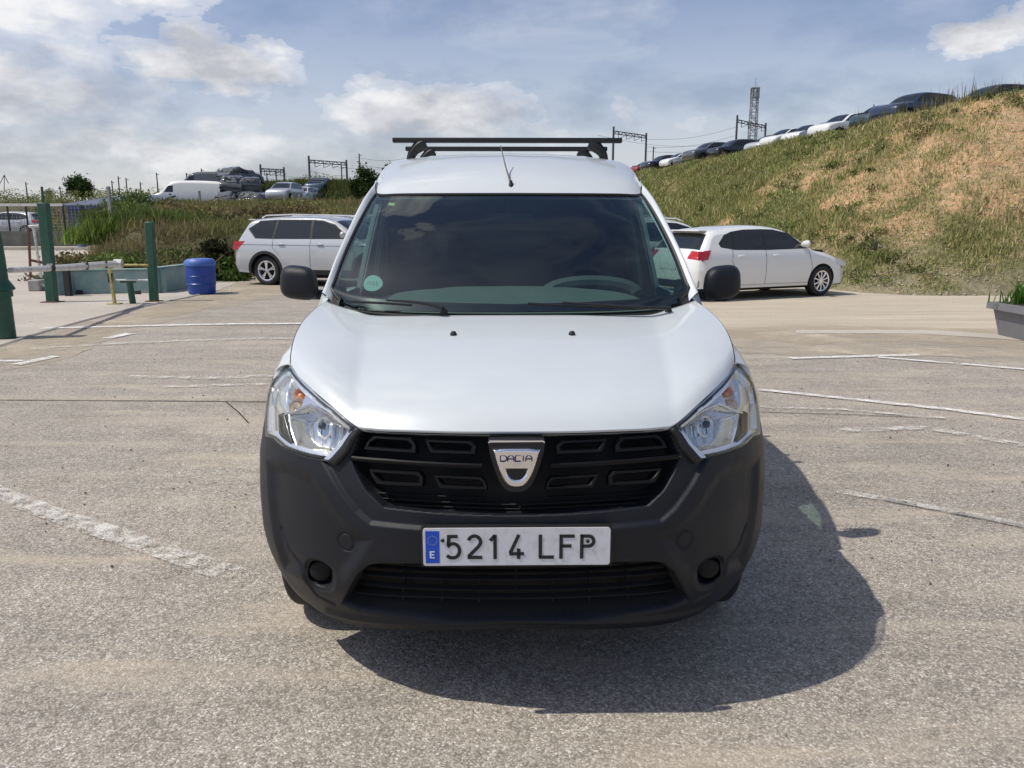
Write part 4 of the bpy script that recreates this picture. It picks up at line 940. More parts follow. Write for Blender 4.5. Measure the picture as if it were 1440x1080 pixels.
# --- number plate
plc = vp(726.5, 768.5, -.014); plc[0] = 0.0
plate = empty('number_plate', tuple(plc)); plate.parent = VAN
def rrect(w, h, r, n=5): return [(sx * (w / 2 - r) + r * math.cos(a), sy * (h / 2 - r) + r * math.sin(a)) for (sx, sy, a0) in ((1, 1, 0), (-1, 1, 90), (-1, -1, 180), (1, -1, 270)) for a in np.radians(np.linspace(a0, a0 + 90, n))]
def slab(poly, y0, y1, name, m, par):
    n = len(poly); V = [(x, y0, z) for x, z in poly] + [(x, y1, z) for x, z in poly]; return mk(name, V, [tuple(range(n)), tuple(range(2 * n - 1, n - 1, -1))] + [(i, n + i, n + (i + 1) % n, (i + 1) % n) for i in range(n)], m, par, smooth=False, fix=True)
pw, ph = .522, .1105
slab(rrect(pw + .012, ph + .010, .009), .002, .016, 'plate_holder', M_black, plate)
slab(rrect(pw, ph, .008), -.001, .002, 'plate_sheet', M_plate, plate)
UN = 2471.0; cx0, cz0 = 727.5, 835.0
pu = lambda x, y: ((x - cx0) / UN, (cz0 - y) / UN)
slab([(pu(100, 718)), (pu(196, 718)), (pu(196, 953)), (pu(100, 953))], -.0016, -.0008, 'country_band', M_eublue, plate)
def strokes(lines, wd, y, name, m, par, mp=pu):
    mb = MB()
    for L_ in lines:
        P = [np.array(mp(*p)) for p in L_]; n = len(P); A, B = [], []
        for i in range(n):
            t = P[min(i + 1, n - 1)] - P[max(i - 1, 0)]; t /= np.linalg.norm(t); nn = np.array([-t[1], t[0]])
            k = 1.0
            if 0 < i < n - 1:
                t1 = P[i] - P[i - 1]; t1 /= np.linalg.norm(t1); k = min(1.6, 1 / max(.4, abs(t1 @ t)))
            A.append(P[i] + nn * wd / 2 * k); B.append(P[i] - nn * wd / 2 * k)
        V = [(p[0], y, p[1]) for p in A + B] + [(p[0], y + .0006, p[1]) for p in A + B]
        fc = [(i, i + 1, n + i + 1, n + i) for i in range(n - 1)]; mb.add(V, fc + [tuple(2 * n + k for k in f) for f in fc])
    return mb.build(name, m, par, smooth=False, fix=False, auto=None)
def arcp(cx, cy, rx, ry, a0, a1, n=12): return [(cx + rx * math.cos(math.radians(a)), cy - ry * math.sin(math.radians(a))) for a in np.linspace(a0, a1, n)]
G = {'5': [[(322, 758), (262, 758), (257, 826)], [(251, 832)] + arcp(290, 862, 44, 52, 140, -90, 12) + [(270, 912), (245, 898)]],
     '2': [arcp(437, 798, 42, 43, 165, -15, 10) + [(466, 830), (395, 905)], [(388, 912), (490, 912)]],
     '1': [[(545, 790), (578, 752)], [(578, 747), (578, 925)]],
     '4': [[(742, 748), (682, 882)], [(676, 887), (778, 887)], [(741, 848), (741, 925)]],
     'L': [[(890, 748), (890, 913)], [(880, 913), (984, 913)]],
     'F': [[(1033, 748), (1033, 925)], [(1023, 760), (1126, 760)], [(1033, 832), (1105, 832)]],
     'P': [[(1176, 748), (1176, 925)], [(1166, 760), (1222, 760)] + arcp(1222, 797, 36, 37, 80, -80, 9) + [(1222, 834), (1176, 834)]]}
for ch, L_ in G.items(): strokes(L_, .0098, -.0022, 'plate_character', M_ink, plate)
strokes([[(162, 868), (134, 868), (134, 912), (162, 912)], [(134, 890), (158, 890)]], .0040, -.0022, 'country_letter', M_white_ink, plate)
mb = MB()
for k in range(12):
    a = k * math.pi / 6; x, z = pu(148 + 33 * math.cos(a), 785 + 33 * math.sin(a)); mb.add([(x + .0022 * math.cos(b), -.0022, z + .0022 * math.sin(b)) for b in np.linspace(0, 2 * math.pi, 5, endpoint=False)], [(0, 1, 2, 3, 4)])
mb.build('star_ring', mat('faded_yellow_print', (.20, .28, .45), .5), plate, smooth=False, auto=None)
for (x, y) in ((218, 786), (1216, 797)):
    x, z = pu(x, y); mb = MB(); mb.lathe([(1e-4, -.005), (.0035, -.0048), (.0052, -.003), (.0055, 0)], 12, c=(x, -.001, z), axis='y'); mb.build('plate_screw', M_ink, plate)
# --- badge
bc = vp(727, 655, .0); bo = S0(0, bc[2])[1]
bc = vp(726.7, 655, bo - .006); bc[0] = 0.0; badge = empty('badge', tuple(bc)); badge.parent = VAN
k_ = (toimg(bc + [.1, 0, 0]) - toimg(bc))[0] / .1; kz = -(toimg(bc + [0, -.0, .05]) - toimg(bc))[1] / .05
bu = lambda x, y: ((x - 727.0) / k_, (655 - y) / kz)
back_ = [bu(*p) for p in [(687, 621), (690, 618.5), (764, 618.5), (767, 621), (764, 640), (757, 662), (749, 681), (741, 689), (734, 691.5), (720, 691.5), (713, 689), (705, 681), (697, 662), (690, 640)]]
slab(smoothpoly(back_, 1).tolist(), -.004, .05, 'badge_mount', M_black, badge)
rim_ = [bu(*p) for p in [(686, 618), (768, 618)]]
strokes([[(688, 622), (690, 620), (764, 620), (766, 622)]], .004, -.0055, 'mount_top_edge', M_satin, badge, bu)
so = np.array([bu(*p) for p in [(693, 628.5), (761, 628.5), (759.5, 637), (754, 658), (747, 674), (741, 682), (734, 686.5), (720, 686.5), (713, 682), (707, 674), (700, 658), (694.5, 637)]])
hi = [bu(*p) for p in [(711.5, 659), (742.5, 659), (740, 666), (734, 672.5), (729, 674), (725, 674), (720, 672.5), (714, 666)]]
# shield with a dark opening: raised ring mesh
so_d = densify(smoothpoly(so, 1), .003); cen_ = np.array(bu(727, 655))
Q, fc, nb = fill(so_d, .0028); Q = np.array(Q)
cb = Q[np.array(fc)].mean(1) if len(fc) else None; hole = inpoly(cb, np.array(hi)); fc = [f for f, h in zip(fc, hole) if not h]
d_ = -sdf(Q, so_d); dh = sdf(Q, np.array(hi)); hgt = -.007 - .006 * sm(d_ / .008) + .005 * np.exp(-(dh / .003) ** 2) - .004 * (Q[:, 1] / .04)
hgt = np.where(d_ < .0012, -.003, hgt)
mk('shield', np.stack([Q[:, 0], hgt, Q[:, 1]], 1), fc, M_chrome, badge, fix=True)
slab([(x * 1.0, z) for x, z in hi], -.0065, -.003, 'shield_opening', M_black, badge)
tx = lambda x, y: bu(704.5 + x * 1.0, 646.5 - y)
gl = {'D': [[(0, 0), (0, 8.4), (5, 8.4), (8, 6.4), (8, 2), (5, 0), (0, 0)]], 'A': [[(9.4, 0), (9.4, 5), (12, 8.4), (15, 8.4), (17.4, 5), (17.4, 0)], [(9.4, 3.4), (17.4, 3.4)]],
      'C': [[(26.2, 8.4), (19.4, 8.4), (19.2, 0), (26.2, 0)]], 'I': [[(29.4, 0), (29.4, 8.4)]], 'B': [[(32.6, 0), (32.6, 5), (35.2, 8.4), (38.2, 8.4), (40.6, 5), (40.6, 0)], [(32.6, 3.4), (40.6, 3.4)]]}
for L_ in gl.values(): strokes([[(x * 1.08, y) for x, y in l] for l in L_], .0034, -.0165, 'badge_letter', M_blue_ink, badge, tx)
# --- roof bars, aerial
def roofbar(cy, pyz, half, legx, topz):
    o = empty('roof_bar'); o.parent = VAN
    mb = MB(); mb.box((0, cy, topz), (half * 2, .04, .026), bev=.004); mb.build('bar', M_black, o)
    for sg in (-1, 1):
        zr = 1.73
        mb = MB(); P = [(sg * (legx - .075), cy, topz - .012), (sg * (legx - .035), cy, topz - .035), (sg * legx, cy, topz - .075), (sg * (legx + .012), cy, zr)]
        mb.tube(catmull(np.array(P), 12), [.028, .032, .034, .034, .032, .029, .027, .025, .024, .023, .022, .022], 8, flat=.75, up=(0, 1, 0)); mb.box((sg * (legx + .01), cy, zr), (.06, .10, .02), bev=.006); mb.build('bar_foot', M_black, o)
b1 = vp(716, 197.5, 2.35); roofbar(2.35, 197, .615, .515, b1[2])
b2 = vp(716, 209.5, 2.95); roofbar(2.95, 209, .615, .515, b2[2])
ab = vp(718.5, 264, 1.64); ab[2] -= .004
ae = vp(704, 205, 1.80)
mb = MB(); mb.lathe([(.0185, -.01), (.018, .004), (.010, .020), (.006, .036), (1e-4, .038)], 16, c=tuple(ab)); 
mb.tube([tuple(ab + [0, 0, .02]), tuple(ab * .5 + ae * .5 + [.0, .0, .0]), tuple(ae)], [.0045, .0032, .0022], 6); mb.build('aerial', M_black, VAN)
print('van done')
# ------------------------------------------------------------------ generic cars
M_glassd = mat('dark_car_glass', (0.012, 0.015, 0.016), 0.04, spec=0.7)
M_red = mat('red_tail_lamp', (0.42, 0.012, 0.015), 0.12, coat=0.6); M_lampc = mat('car_headlamp', (0.55, 0.57, 0.6), 0.1, metal=.7)
M_trimd = mat('dark_body_cladding', (0.018, 0.018, 0.02), 0.55); M_line = mat('panel_gap', (0.01, 0.01, 0.01), 0.7)
P_ = {k: mat('paint_' + k, c, r, coat=1.0, metal=mt) for k, (c, r, mt) in {'warm_white': ((.72, .73, .72), .35, 0), 'silver': ((.52, .53, .54), .34, .3), 'black': ((.012, .013, .016), .3, 0), 'grey': ((.10, .11, .12), .35, .3), 'navy': ((.012, .025, .07), .3, .1), 'teal': ((.03, .07, .09), .3, .2), 'wreck_grey': ((.075, .08, .09), .75, .0), 'olive': ((.05, .06, .035), .4, 0), 'red': ((.25, .02, .02), .35, 0)}.items()}
HATCH = dict(L=4.05, prof=[(3.94, .20, .10), (4.02, .34, .22), (4.04, .50, .26), (3.99, .68, .27), (3.84, .80, .20), (3.45, .915, .13), (3.06, .985, .09), (2.72, 1.20, .10), (2.36, 1.375, .11), (1.95, 1.44, .11), (1.45, 1.445, .11), (.90, 1.405, .12), (.50, 1.335, .11), (.27, 1.09, .13), (.16, .94, .17), (.07, .84, .20), (.02, .62, .24), (.03, .38, .22), (.12, .21, .10)],
    W=([.15, .25, .40, .60, .80, .90, .96, 1.05, 1.2, 1.35, 1.45, 1.5], [.80, .83, .862, .876, .868, .850, .825, .785, .725, .655, .60, .57]), ax=(.74, 3.29), r=.315, ws=(3.03, 2.40), rw=(.45, .20),
    band=[(2.90, .985), (2.44, 1.29), (2.06, 1.362), (1.75, 1.37), (1.30, 1.362), (1.0, 1.325), (.80, 1.265), (.62, 1.10), (.66, 1.03), (1.0, .98), (1.8, .968)],
    win=[[(2.84, 1.00), (2.42, 1.265), (2.06, 1.342), (1.80, 1.355), (1.80, .985)], [(1.73, .985), (1.73, 1.355), (1.30, 1.348), (1.02, 1.312), (.98, 1.0)], [(.93, 1.005), (.96, 1.298), (.84, 1.262), (.67, 1.10), (.70, 1.05)]],
    lines=[[(2.95, .36), (3.0, .60), (2.90, .97)], [(1.765, .30), (1.765, .97)], [(1.02, .60), (.90, .75), (.93, .99)], [(2.93, .30), (1.10, .30)]], hand=(2.02, 1.12), hz=.86, belt=(.35, 3.5, .80),
    tail=[(.40, .98), (.10, .96), (.06, .80), (.30, .80)], head=[(3.62, .80), (3.94, .68), (3.93, .60), (3.70, .64)], sill=.24, rails=False, clad=False, spokes=10, nb=.17)
SUVP = dict(L=4.70, prof=[(4.60, .24, .12), (4.68, .42, .25), (4.70, .66, .28), (4.62, .86, .26), (4.40, .98, .18), (3.9, 1.08, .12), (3.52, 1.13, .10), (3.10, 1.42, .11), (2.78, 1.58, .12), (2.35, 1.655, .12), (1.6, 1.665, .12), (.95, 1.64, .12), (.50, 1.57, .10), (.30, 1.34, .13), (.14, 1.10, .17), (.05, .98, .20), (.02, .72, .25), (.03, .46, .22), (.14, .26, .12)],
    W=([.2, .3, .45, .65, .9, 1.02, 1.08, 1.2, 1.4, 1.55, 1.66, 1.7], [.84, .88, .91, .918, .905, .885, .86, .82, .75, .69, .64, .62]), ax=(.98, 3.78), r=.36, ws=(3.48, 2.82), rw=(.47, .18),
    band=[(3.30, 1.13), (2.84, 1.465), (2.50, 1.56), (2.20, 1.578), (1.25, 1.582), (.78, 1.555), (.47, 1.36), (.70, 1.13), (1.2, 1.12)],
    win=[[(3.22, 1.15), (2.82, 1.44), (2.50, 1.54), (2.26, 1.56), (2.26, 1.14)], [(2.19, 1.14), (2.19, 1.56), (1.30, 1.565), (1.22, 1.14)], [(1.16, 1.14), (1.24, 1.565), (.80, 1.54), (.52, 1.36), (.72, 1.15)]],
    lines=[[(3.35, .45), (3.42, .75), (3.30, 1.12)], [(2.225, .42), (2.225, 1.12)], [(1.42, .70), (1.20, .92), (1.20, 1.12)]], hand=(2.50, 1.45), hz=1.0, belt=(.20, 4.2, .975),
    tail=[(.42, 1.07), (.12, 1.06), (.08, .88), (.22, .86)], head=[(4.20, .98), (4.58, .86), (4.58, .76), (4.30, .82)], sill=.30, rails=True, clad=True, spokes=5, nb=.2)
def make_car(name, S, paint, detail=True, roofm=None, label=None, group=None, cat='car'):
    root = empty(name, label=label, cat=cat, group=group)
    pr = np.array(S['prof'], float); N = 150 if detail else 70; C = catmull(pr, N); x, z, R = C.T; R = np.maximum(R, .03)
    t = np.gradient(C[:, :2], axis=0); t /= np.linalg.norm(t, axis=1, keepdims=True); nr = np.stack([-t[:, 1], t[:, 0]], 1)   # inward when going nose -> tail over the top
    if (nr[N // 2] @ np.array([0, 1.])) > 0: nr = -nr
    Wc = lambda zz: np.interp(zz, *S['W'])
    A = np.concatenate([np.linspace(0, .75, 7), 1 - (1 - np.linspace(.75, 1, 8)[1:]) ** 1.6 * 2.3 * .0 - (1 - np.linspace(.75, 1, 8)[1:])]) if detail else np.array([0, .5, .8, .92, .98, 1])
    def cap(i, a, off=0.0):
        r = R[i] * (1 - (1 - np.abs(a) ** 3.2) ** (1 / 3.2)); p = C[i, :2] + nr[i] * (np.asarray(r)[..., None] - off); w0 = Wc(p[..., 1]); return np.stack([p[..., 0], a * w0, p[..., 1]], -1)
    fullA = np.concatenate([-A[::-1], A[1:]]); rows = []
    for i in range(N): rows.append(cap(i, fullA))
    V = np.array(rows).reshape(-1, 3); na = len(fullA)
    E = np.array([cap(i, np.array([1.0]))[0] for i in range(N)])[:, [0, 2]]
    # outline of the flank with arches
    ax0, ax1 = S['ax']; r = S['r'] * 1.14; sl = S['sill']; wz = S['r']
    bot = [(E[-1, 0] + .02, max(sl, E[-1, 1]))]
    hw = math.sqrt(max(1e-4, r * r - (wz - sl) ** 2)); a0 = math.asin((sl - wz) / r)
    na_ = 16 if detail else 8
    def archp(cx): return [(cx + r * math.cos(a), wz + r * math.sin(a)) for a in np.linspace(math.pi - a0, a0, na_)]
    polyl = [tuple(p) for p in E[::2]] + [(E[-1, 0], E[-1, 1])]
    polyl += archp(ax0) + archp(ax1)
    P2, fc, nb = fill(polyl, .09 if detail else .25)
    body = mk('body', V, gridfaces(N, na), paint, root, fix=True)
    side = lambda P, off=0.0, s=1: np.stack([P[:, 0], s * (Wc(P[:, 1]) + off), P[:, 1]], 1)
    for s in (1, -1):
        mk('flank', side(P2, 0, s), fc if s > 0 else [tuple(f)[::-1] for f in fc], paint, root, fix=False)
    idx = lambda xx, top=True: int(np.argmin(np.abs(x - xx) + (z < .9) * 9))
    def cpatch(i0, i1, aL, aR, off, m, nm, na2=12):
        i0, i1 = sorted((i0, i1)); aa = np.linspace(aL, aR, na2); V = np.array([cap(i, aa, off) for i in range(i0, i1 + 1)]); V = V.reshape(-1, 3); return mk(nm, V, gridfaces(i1 - i0 + 1, na2), m, root, fix=False)
    cpatch(idx(S['ws'][0]), idx(S['ws'][1]), -.90, .90, .004, M_glassd, 'windscreen'); cpatch(idx(S['rw'][0]), idx(S['rw'][1]), -.86, .86, .004, M_glassd, 'rear_window')
    def sp(poly, m, nm, off=.004, step=.12, depth=.01, both_=True):
        Q, f2, n2 = fill(poly, step)
        for s in (1, -1):
            Va = side(Q, off, s); Vb = side(Q[:n2], off - depth, s); n = len(Q)
            mk(nm, np.vstack([Va, Vb]), [tuple(f) for f in f2] + [(i, (i + 1) % n2, n + (i + 1) % n2, n + i) for i in range(n2)], m, root, smooth=False, fix=True)
    if 'band' in S: sp(S['band'], M_trimd, 'window_surround', .0025)
    for wn in S['win']: sp(wn, M_glassd, 'side_window', .005)
    if roofm is not None:
        cpatch(idx(S['ws'][1] - .03), idx(S['rw'][0] + .05), -.93, .93, .003, roofm, 'dark_roof', 16)
    if detail:
        allw = np.array([p for w2 in S['win'] for p in w2]); 
        for L_ in S['lines']:
            for s in (1, -1):
                mb = MB(); P = side(densify(L_, .08, False), .0005, s); mb.tube(P, .004, 4); mb.build('panel_gap', M_line, root)
        sp(S['tail'], M_red, 'tail_lamp', .006); sp(S['head'], M_lampc, 'headlamp', .006)
        it = [k for k in range(N) if C[k, 0] < .5 and S['tail'][2][1] - .0 < C[k, 1] < S['tail'][0][1]]
        for s in (1, -1): cpatch(it[0], it[-1], s * .62, s * .995, .006, M_red, 'tail_lamp', 8)
        ih = [k for k in range(N) if C[k, 0] > S['L'] - .5 and S['head'][3][1] < C[k, 1] + .03 < S['head'][0][1]]
        if len(ih) > 1:
            for s in (1, -1): cpatch(ih[0], ih[-1], s * .60, s * .995, .006, M_lampc, 'headlamp', 8)
        ib = [k for k in range(N) if C[k, 0] < .4 and .24 < C[k, 1] < S['sill'] + .17]; cpatch(ib[0], ib[-1], -.97, .97, .006, M_trimd, 'rear_bumper_lower')
        ip = [k for k in range(N) if C[k, 0] < .4 and .60 < C[k, 1] < .74]; 
        if len(ip) > 1: cpatch(ip[0], ip[-1], -.30, .30, .010, M_plate, 'number_plate')
        for hx_ in S['hand']:
            for s in (1, -1): mb = MB(); p = side(np.array([[hx_, S['hz']]]), .022, s)[0]; mb.box(tuple(p), (.17, .03, .03), bev=.008); mb.build('door_handle', paint, root)
        xs = S['belt']; 
        for s in (1, -1): mb = MB(); mb.tube(side(densify([(xs[0], xs[2] + .01), (xs[1], xs[2] - .02)], .15, False), -.001, s), .006, 4); mb.build('shoulder_crease', M_line if S['clad'] else paint, root)
        for s in (1, -1):
            mx_ = S['win'][0][0][0] - .08; mz = S['win'][0][0][1] + .07; w0 = Wc(mz)
            mb = MB(); mb.tube([(mx_, s * (w0 - .01), mz - .03), (mx_, s * (w0 + .07), mz), (mx_, s * (w0 + .16), mz + .01), (mx_ + .0, s * (w0 + .20), mz)], [.03, .065, .075, .04], 10, flat=.9, up=(1, 0, 0)); mb.build('door_mirror', paint, root)
        if S['clad']:
            for axx in S['ax']:
                o1 = [(axx + r * 1.0 * math.cos(a), wz + r * math.sin(a)) for a in np.linspace(math.pi - a0, a0, 16)]; o2 = [(axx + (r + .07) * math.cos(a), wz + (r + .07) * math.sin(a)) for a in np.linspace(a0, math.pi - a0, 16)]; sp(o1 + o2, M_trimd, 'arch_cladding', .008)
            sp([(ax0 + r + .02, sl - .02), (ax1 - r - .02, sl - .02), (ax1 - r - .04, sl + .10), (ax0 + r + .04, sl + .10)], M_trimd, 'sill_cladding', .008)
        if S['rails']:
            for s in (1, -1):
                mb = MB(); mb.tube([(2.7, s * .60, 1.62), (2.55, s * .61, 1.675), (1.7, s * .61, 1.70), (.9, s * .60, 1.68), (.78, s * .60, 1.63)], .018, 6); mb.build('roof_rail', M_satin, root)
        mb = MB(); mb.box((.42, 0, S['prof'][12][1] + .008), (.20, 1.05, .03), bev=.008); mb.build('spoiler', paint, root)
    mb = MB(); mb.box((S['L'] / 2, 0, sl + .12), (S['L'] - .5, 1.25, .30)); mb.box((S['L'] / 2, 0, sl), (S['L'] - .9, 1.35, .12)); mb.box((S['L'] / 2, 0, sl + .45), (S['L'] - 1.0, 1.2, .5)); mb.build('underbody', M_void, root)
    for axx in S['ax']:
        for s in (1, -1):
            if detail:
                wh = wheel((axx, s * .775, S['r']), S['r'], .21, s, root, spokes=S['spokes'], rimm=M_satin, nseg=30); wh.rotation_euler = (0, 0, math.pi / 2)
            else:
                mb = MB(); mb.lathe([(1e-4, s * .06), (S['r'] * .6, s * .08), (S['r'] * .65, s * .1), (S['r'], s * .08), (S['r'], -s * .1)], 14, c=(axx, s * .77, S['r']), axis='y'); mb.build('wheel', M_tyre, root)
    return root
def place(car, anchor, local, head):
    """put the car so that its own point `local` stands on the world point `anchor`, nose towards `head` degrees"""
    a = math.radians(head); c, s = math.cos(a), math.sin(a); car.rotation_euler = (0, 0, a)
    car.location = (anchor[0] - (local[0] * c - local[1] * s), anchor[1] - (local[0] * s + local[1] * c), anchor[2])
polo = make_car('hatchback_car', HATCH, P_['warm_white'], label='white five-door hatchback parked nose against the grass bank, right of the van')
polo.scale = (.96, .96, .96); place(polo, gp(1149, 416), (3.29 * .96, -.78 * .96), 26)
suv = make_car('suv_car', SUVP, P_['silver'], label='silver estate-like off-roader with dark wheel arches, beside the blue bin', roofm=None)
suv.scale = (.95, .95, .95); place(suv, gp(379, 401), (.98 * .95, -.78 * .95), -17)
L_parked = 'cars parked behind others in the yard rows'
c2 = copy_tree(suv, mats={'paint_silver': P_['grey']}); c2['label'] = 'dark grey off-roader hidden behind the silver one, only its railed roof showing'; c2['group'] = L_parked; place(c2, (-5.2, 21.2, 0), (.98, -.78), -15)
c3 = copy_tree(suv, mats={'paint_silver': P_['black']}); c3['label'] = 'black car farthest back left of the van, its roof just above the others'; c3['group'] = L_parked; place(c3, (-4.6, 24.2, .06), (.98, -.78), -12)
c4 = copy_tree(suv, mats={'paint_silver': P_['warm_white']}); c4['label'] = 'white car with tail spoiler half hidden between van and white hatchback'; c4['group'] = L_parked; place(c4, (2.65, 18.6, -.06), (.98, -.78), 22)
c5 = copy_tree(suv, mats={'paint_silver': P_['black']}); c5['label'] = 'black car roof showing behind the half hidden white car, right of the van'; c5['group'] = L_parked; place(c5, (2.9, 21.6, 0), (.98, -.78), 20)
for o_ in (suv, polo): pass
# ------------------------------------------------------------------ cars on top of the bank
far_s = make_car('suv_car', SUVP, P_['navy'], detail=False); far_h = make_car('hatchback_car', HATCH, P_['warm_white'], detail=False)
ridge = [  # pixel column, roof row, distance, kind, paint, heading, label
    (1293, 131, 42, 's', 'navy', 205, 'dark blue off-roader on the bank top, biggest of the ridge cars'),
    (1243, 146, 45, 'h', 'teal', 215, 'teal car nose to nose with the big dark blue off-roader on the bank top'),
    (1405, 119.5, 40, 's', 'olive', 190, 'olive car farthest right on the bank, only its roof above the weeds'),
    (1196, 160, 50, 's', 'warm_white', 205, 'tall white car left of the teal car on the bank top'),
    (1166, 170, 53, 'h', 'grey', 205, 'grey car squeezed between two white ones on the ridge'),
    (1140, 174, 55, 'h', 'warm_white', 205, 'white car right of the lattice mast, middle of the white ones on the ridge'),
    (1108, 180, 58, 'h', 'warm_white', 205, 'white car just right of the lattice mast on the ridge'),
    (1084, 189, 60, 'h', 'silver', 205, 'silver car at the foot of the lattice mast on the ridge'),
    (1040, 196, 64, 's', 'black', 200, 'black car directly under the right rail gantry on the ridge'),
    (1004, 200, 66, 's', 'grey', 200, 'dark grey car left of the black one under the rail gantry'),
    (978, 211, 72, 'h', 'grey', 200, 'small grey car lower down the ridge, left of the dark grey one'),
    (958, 214, 74, 'h', 'warm_white', 200, 'small white car among dark ones low on the ridge'),
    (938, 218, 78, 's', 'black', 200, 'small black car second from the left end of the ridge row'),
    (910, 226, 82, 'h', 'red', 200, 'dark red car at the far left end of the ridge row by the van')]
for k, (px, pr_, Y, kd, pt, hd, lb) in enumerate(ridge):
    src = far_s if kd == 's' else far_h; base = 'paint_navy' if kd == 's' else 'paint_warm_white'
    o = copy_tree(src, mats={base: P_[pt]}); tag(o, lb, 'car', 'cars parked along the top of the grass bank')
    q_ = at(px, pr_, Y); place(o, (q_[0], Y, q_[2] - (1.66 if kd == 's' else 1.455)), (2.2, 0), hd + random.uniform(-5, 5))
# ------------------------------------------------------------------ scrapyard at the left
def crumple(o, amp, seed):
    o2 = copy_tree(o); r = random.Random(seed)
    for c in [o2] + list(o2.children):
        if c.type != 'MESH': continue
        me = c.data.copy(); c.data = me; n = len(me.vertices); co = np.empty(n * 3); me.vertices.foreach_get('co', co); co = co.reshape(-1, 3)
        d = np.stack([vnoise(co[:, [0, 2]] + 5 * seed, 1.7, seed + k) - .5 for k in range(3)], 1) + .5 * np.stack([vnoise(co[:, [1, 2]] + 3 * seed, 4, seed + 9 + k) - .5 for k in range(3)], 1)
        co = co + d * amp; co[:, 2] *= .9; me.vertices.foreach_set('co', co.ravel()); me.update()
    return o2
M_vanw = mat('dusty_white_van_paint', (.74, .74, .72), .4, var=.06, vscale=.8)
sy = 66.0
zs = lambda x, Y: float(zl(x, Y))
vb_ = empty('van_body_shell', label='white van body without wheels, lying in the scrapyard behind the fence', cat='van')
PR = [(0, .5, .15), (0, 1.3, .2), (.12, 1.95, .2), (.6, 2.25, .25), (3.2, 2.32, .25), (4.3, 2.2, .3), (4.9, 1.75, .3), (5.3, 1.35, .3), (5.85, 1.15, .3), (6.0, .7, .2), (5.95, .4, .15)]
VANS = dict(L=6.0, prof=[(p[0], p[1], p[2]) for p in PR[::-1]], W=([.2, .6, 1.2, 1.8, 2.3], [.93, .98, .97, .90, .80]), ax=(1.0, 4.9), r=.33, ws=(5.15, 4.5), rw=(.1, .02), win=[[(4.1, 1.35), (4.85, 1.35), (4.5, 1.85), (4.1, 1.9)]], lines=[], hand=(), hz=1, belt=(0, 1, 1), tail=[], head=[], sill=.35, rails=False, clad=False, spokes=0, nb=.2)
vs1 = make_car('van_body_shell', VANS, M_vanw, detail=False, label='long white van shell in the scrapyard, left of the dark wrecks', cat='van'); bpy.data.objects.remove(vb_)
X0 = xat(272, 70); place(vs1, (X0, 70, zs(X0, 70) + .0), (3, 0), 186)
vs2 = copy_tree(vs1, mats={'dusty_white_van_paint': P_['wreck_grey']}); tag(vs2, 'grey van shell stacked behind the long white van shell', 'van'); place(vs2, (xat(300, 76), 76, zs(X0, 76) + 1.1), (3, 0), 184)
wr = [(322, 68, 0.0, 100, 'h', 'crushed grey wreck at the left foot of the dark scrap heap'), (345, 69, 0.0, 120, 's', 'crushed dark wreck in the middle of the scrap heap'), (366, 67, 0.0, 80, 'h', 'crushed wreck at the right foot of the scrap heap'),
      (333, 70, 1.25, 95, 's', 'wreck lying on top of the scrap heap, left one'), (354, 70.5, 1.3, 110, 'h', 'wreck lying on top of the scrap heap, right one'), (343, 73, 1.9, 60, 'h', 'topmost wreck at the back of the scrap heap')]
for k, (px, Y, dz, hd, kd, lb) in enumerate(wr):
    o = crumple(far_s if kd == 's' else far_h, .55, 40 + k)
    for c in o.children:
        for sl in c.material_slots:
            if sl.material and sl.material.name.startswith('paint_'): sl.link = 'OBJECT'; sl.material = P_['wreck_grey']
    o.name = 'wrecked_car'; tag(o, lb, 'wrecked car', 'wrecks piled up in the scrapyard'); x = xat(px, Y, 2.6); place(o, (x, Y, zs(x, Y) + dz - .1), (2.1, 0), hd); o.rotation_euler[0] = random.uniform(-.12, .12)
for px, Y, pt, kd, lb in ((391, 66, 'silver', 's', 'pale car facing the yard, right of the scrap heap'), (414, 69, 'warm_white', 'h', 'white car behind concrete posts, second right of the scrap heap'), (428, 71, 'grey', 'h', 'grey car behind concrete posts, third right of the scrap heap'), (440, 74, 'teal', 'h', 'dark car at the right end of the scrapyard row')):
    src = far_s if kd == 's' else far_h; o = copy_tree(src, mats={'paint_navy' if kd == 's' else 'paint_warm_white': P_[pt]}); tag(o, lb, 'car', 'cars standing in the scrapyard row'); x = xat(px, Y, 2.6); place(o, (x, Y, zs(x, Y) + .45), (4.2, 0), -95)
for o_ in (far_s, far_h):
    for c in list(o_.children): bpy.data.objects.remove(c)
    bpy.data.objects.remove(o_)
# ------------------------------------------------------------------ street furniture at the gate
M_green = mat('dark_green_painted_steel', (.012, .075, .045), .42, var=.2, vscale=6, dirt=((.10, .11, .09), 7, .35))
M_tealw = mat('weathered_teal_sheet', (.22, .34, .325), .6, var=.2, vscale=3, dirt=((.40, .40, .35), 3.0, .7)); M_wh = mat('chalky_white_tube', (.62, .61, .58), .5, dirt=((.30, .26, .22), 9, .5))
M_yel = mat('faded_yellow_paint', (.45, .38, .14), .55, dirt=((.12, .11, .09), 12, .6)); M_blue = mat('blue_plastic_barrel', (.012, .055, .30), .38, var=.1, vscale=3); M_rust = mat('rusty_red_steel', (.15, .065, .05), .8, var=.3, vscale=9)
M_gal = mat('galvanised_steel', (.38, .39, .40), .5, metal=.4); M_conp = mat('grey_concrete', (.30, .29, .27), .85, var=.15, vscale=5); M_wall = mat('stained_grey_wall', (.13, .135, .12), .85, var=.2, vscale=1.5, dirt=((.07, .07, .06), 2, .5))
g0 = gp(2, 476); Yp = g0[1]
def vlen(px, py, Y): return at(px, py, Y)[2]
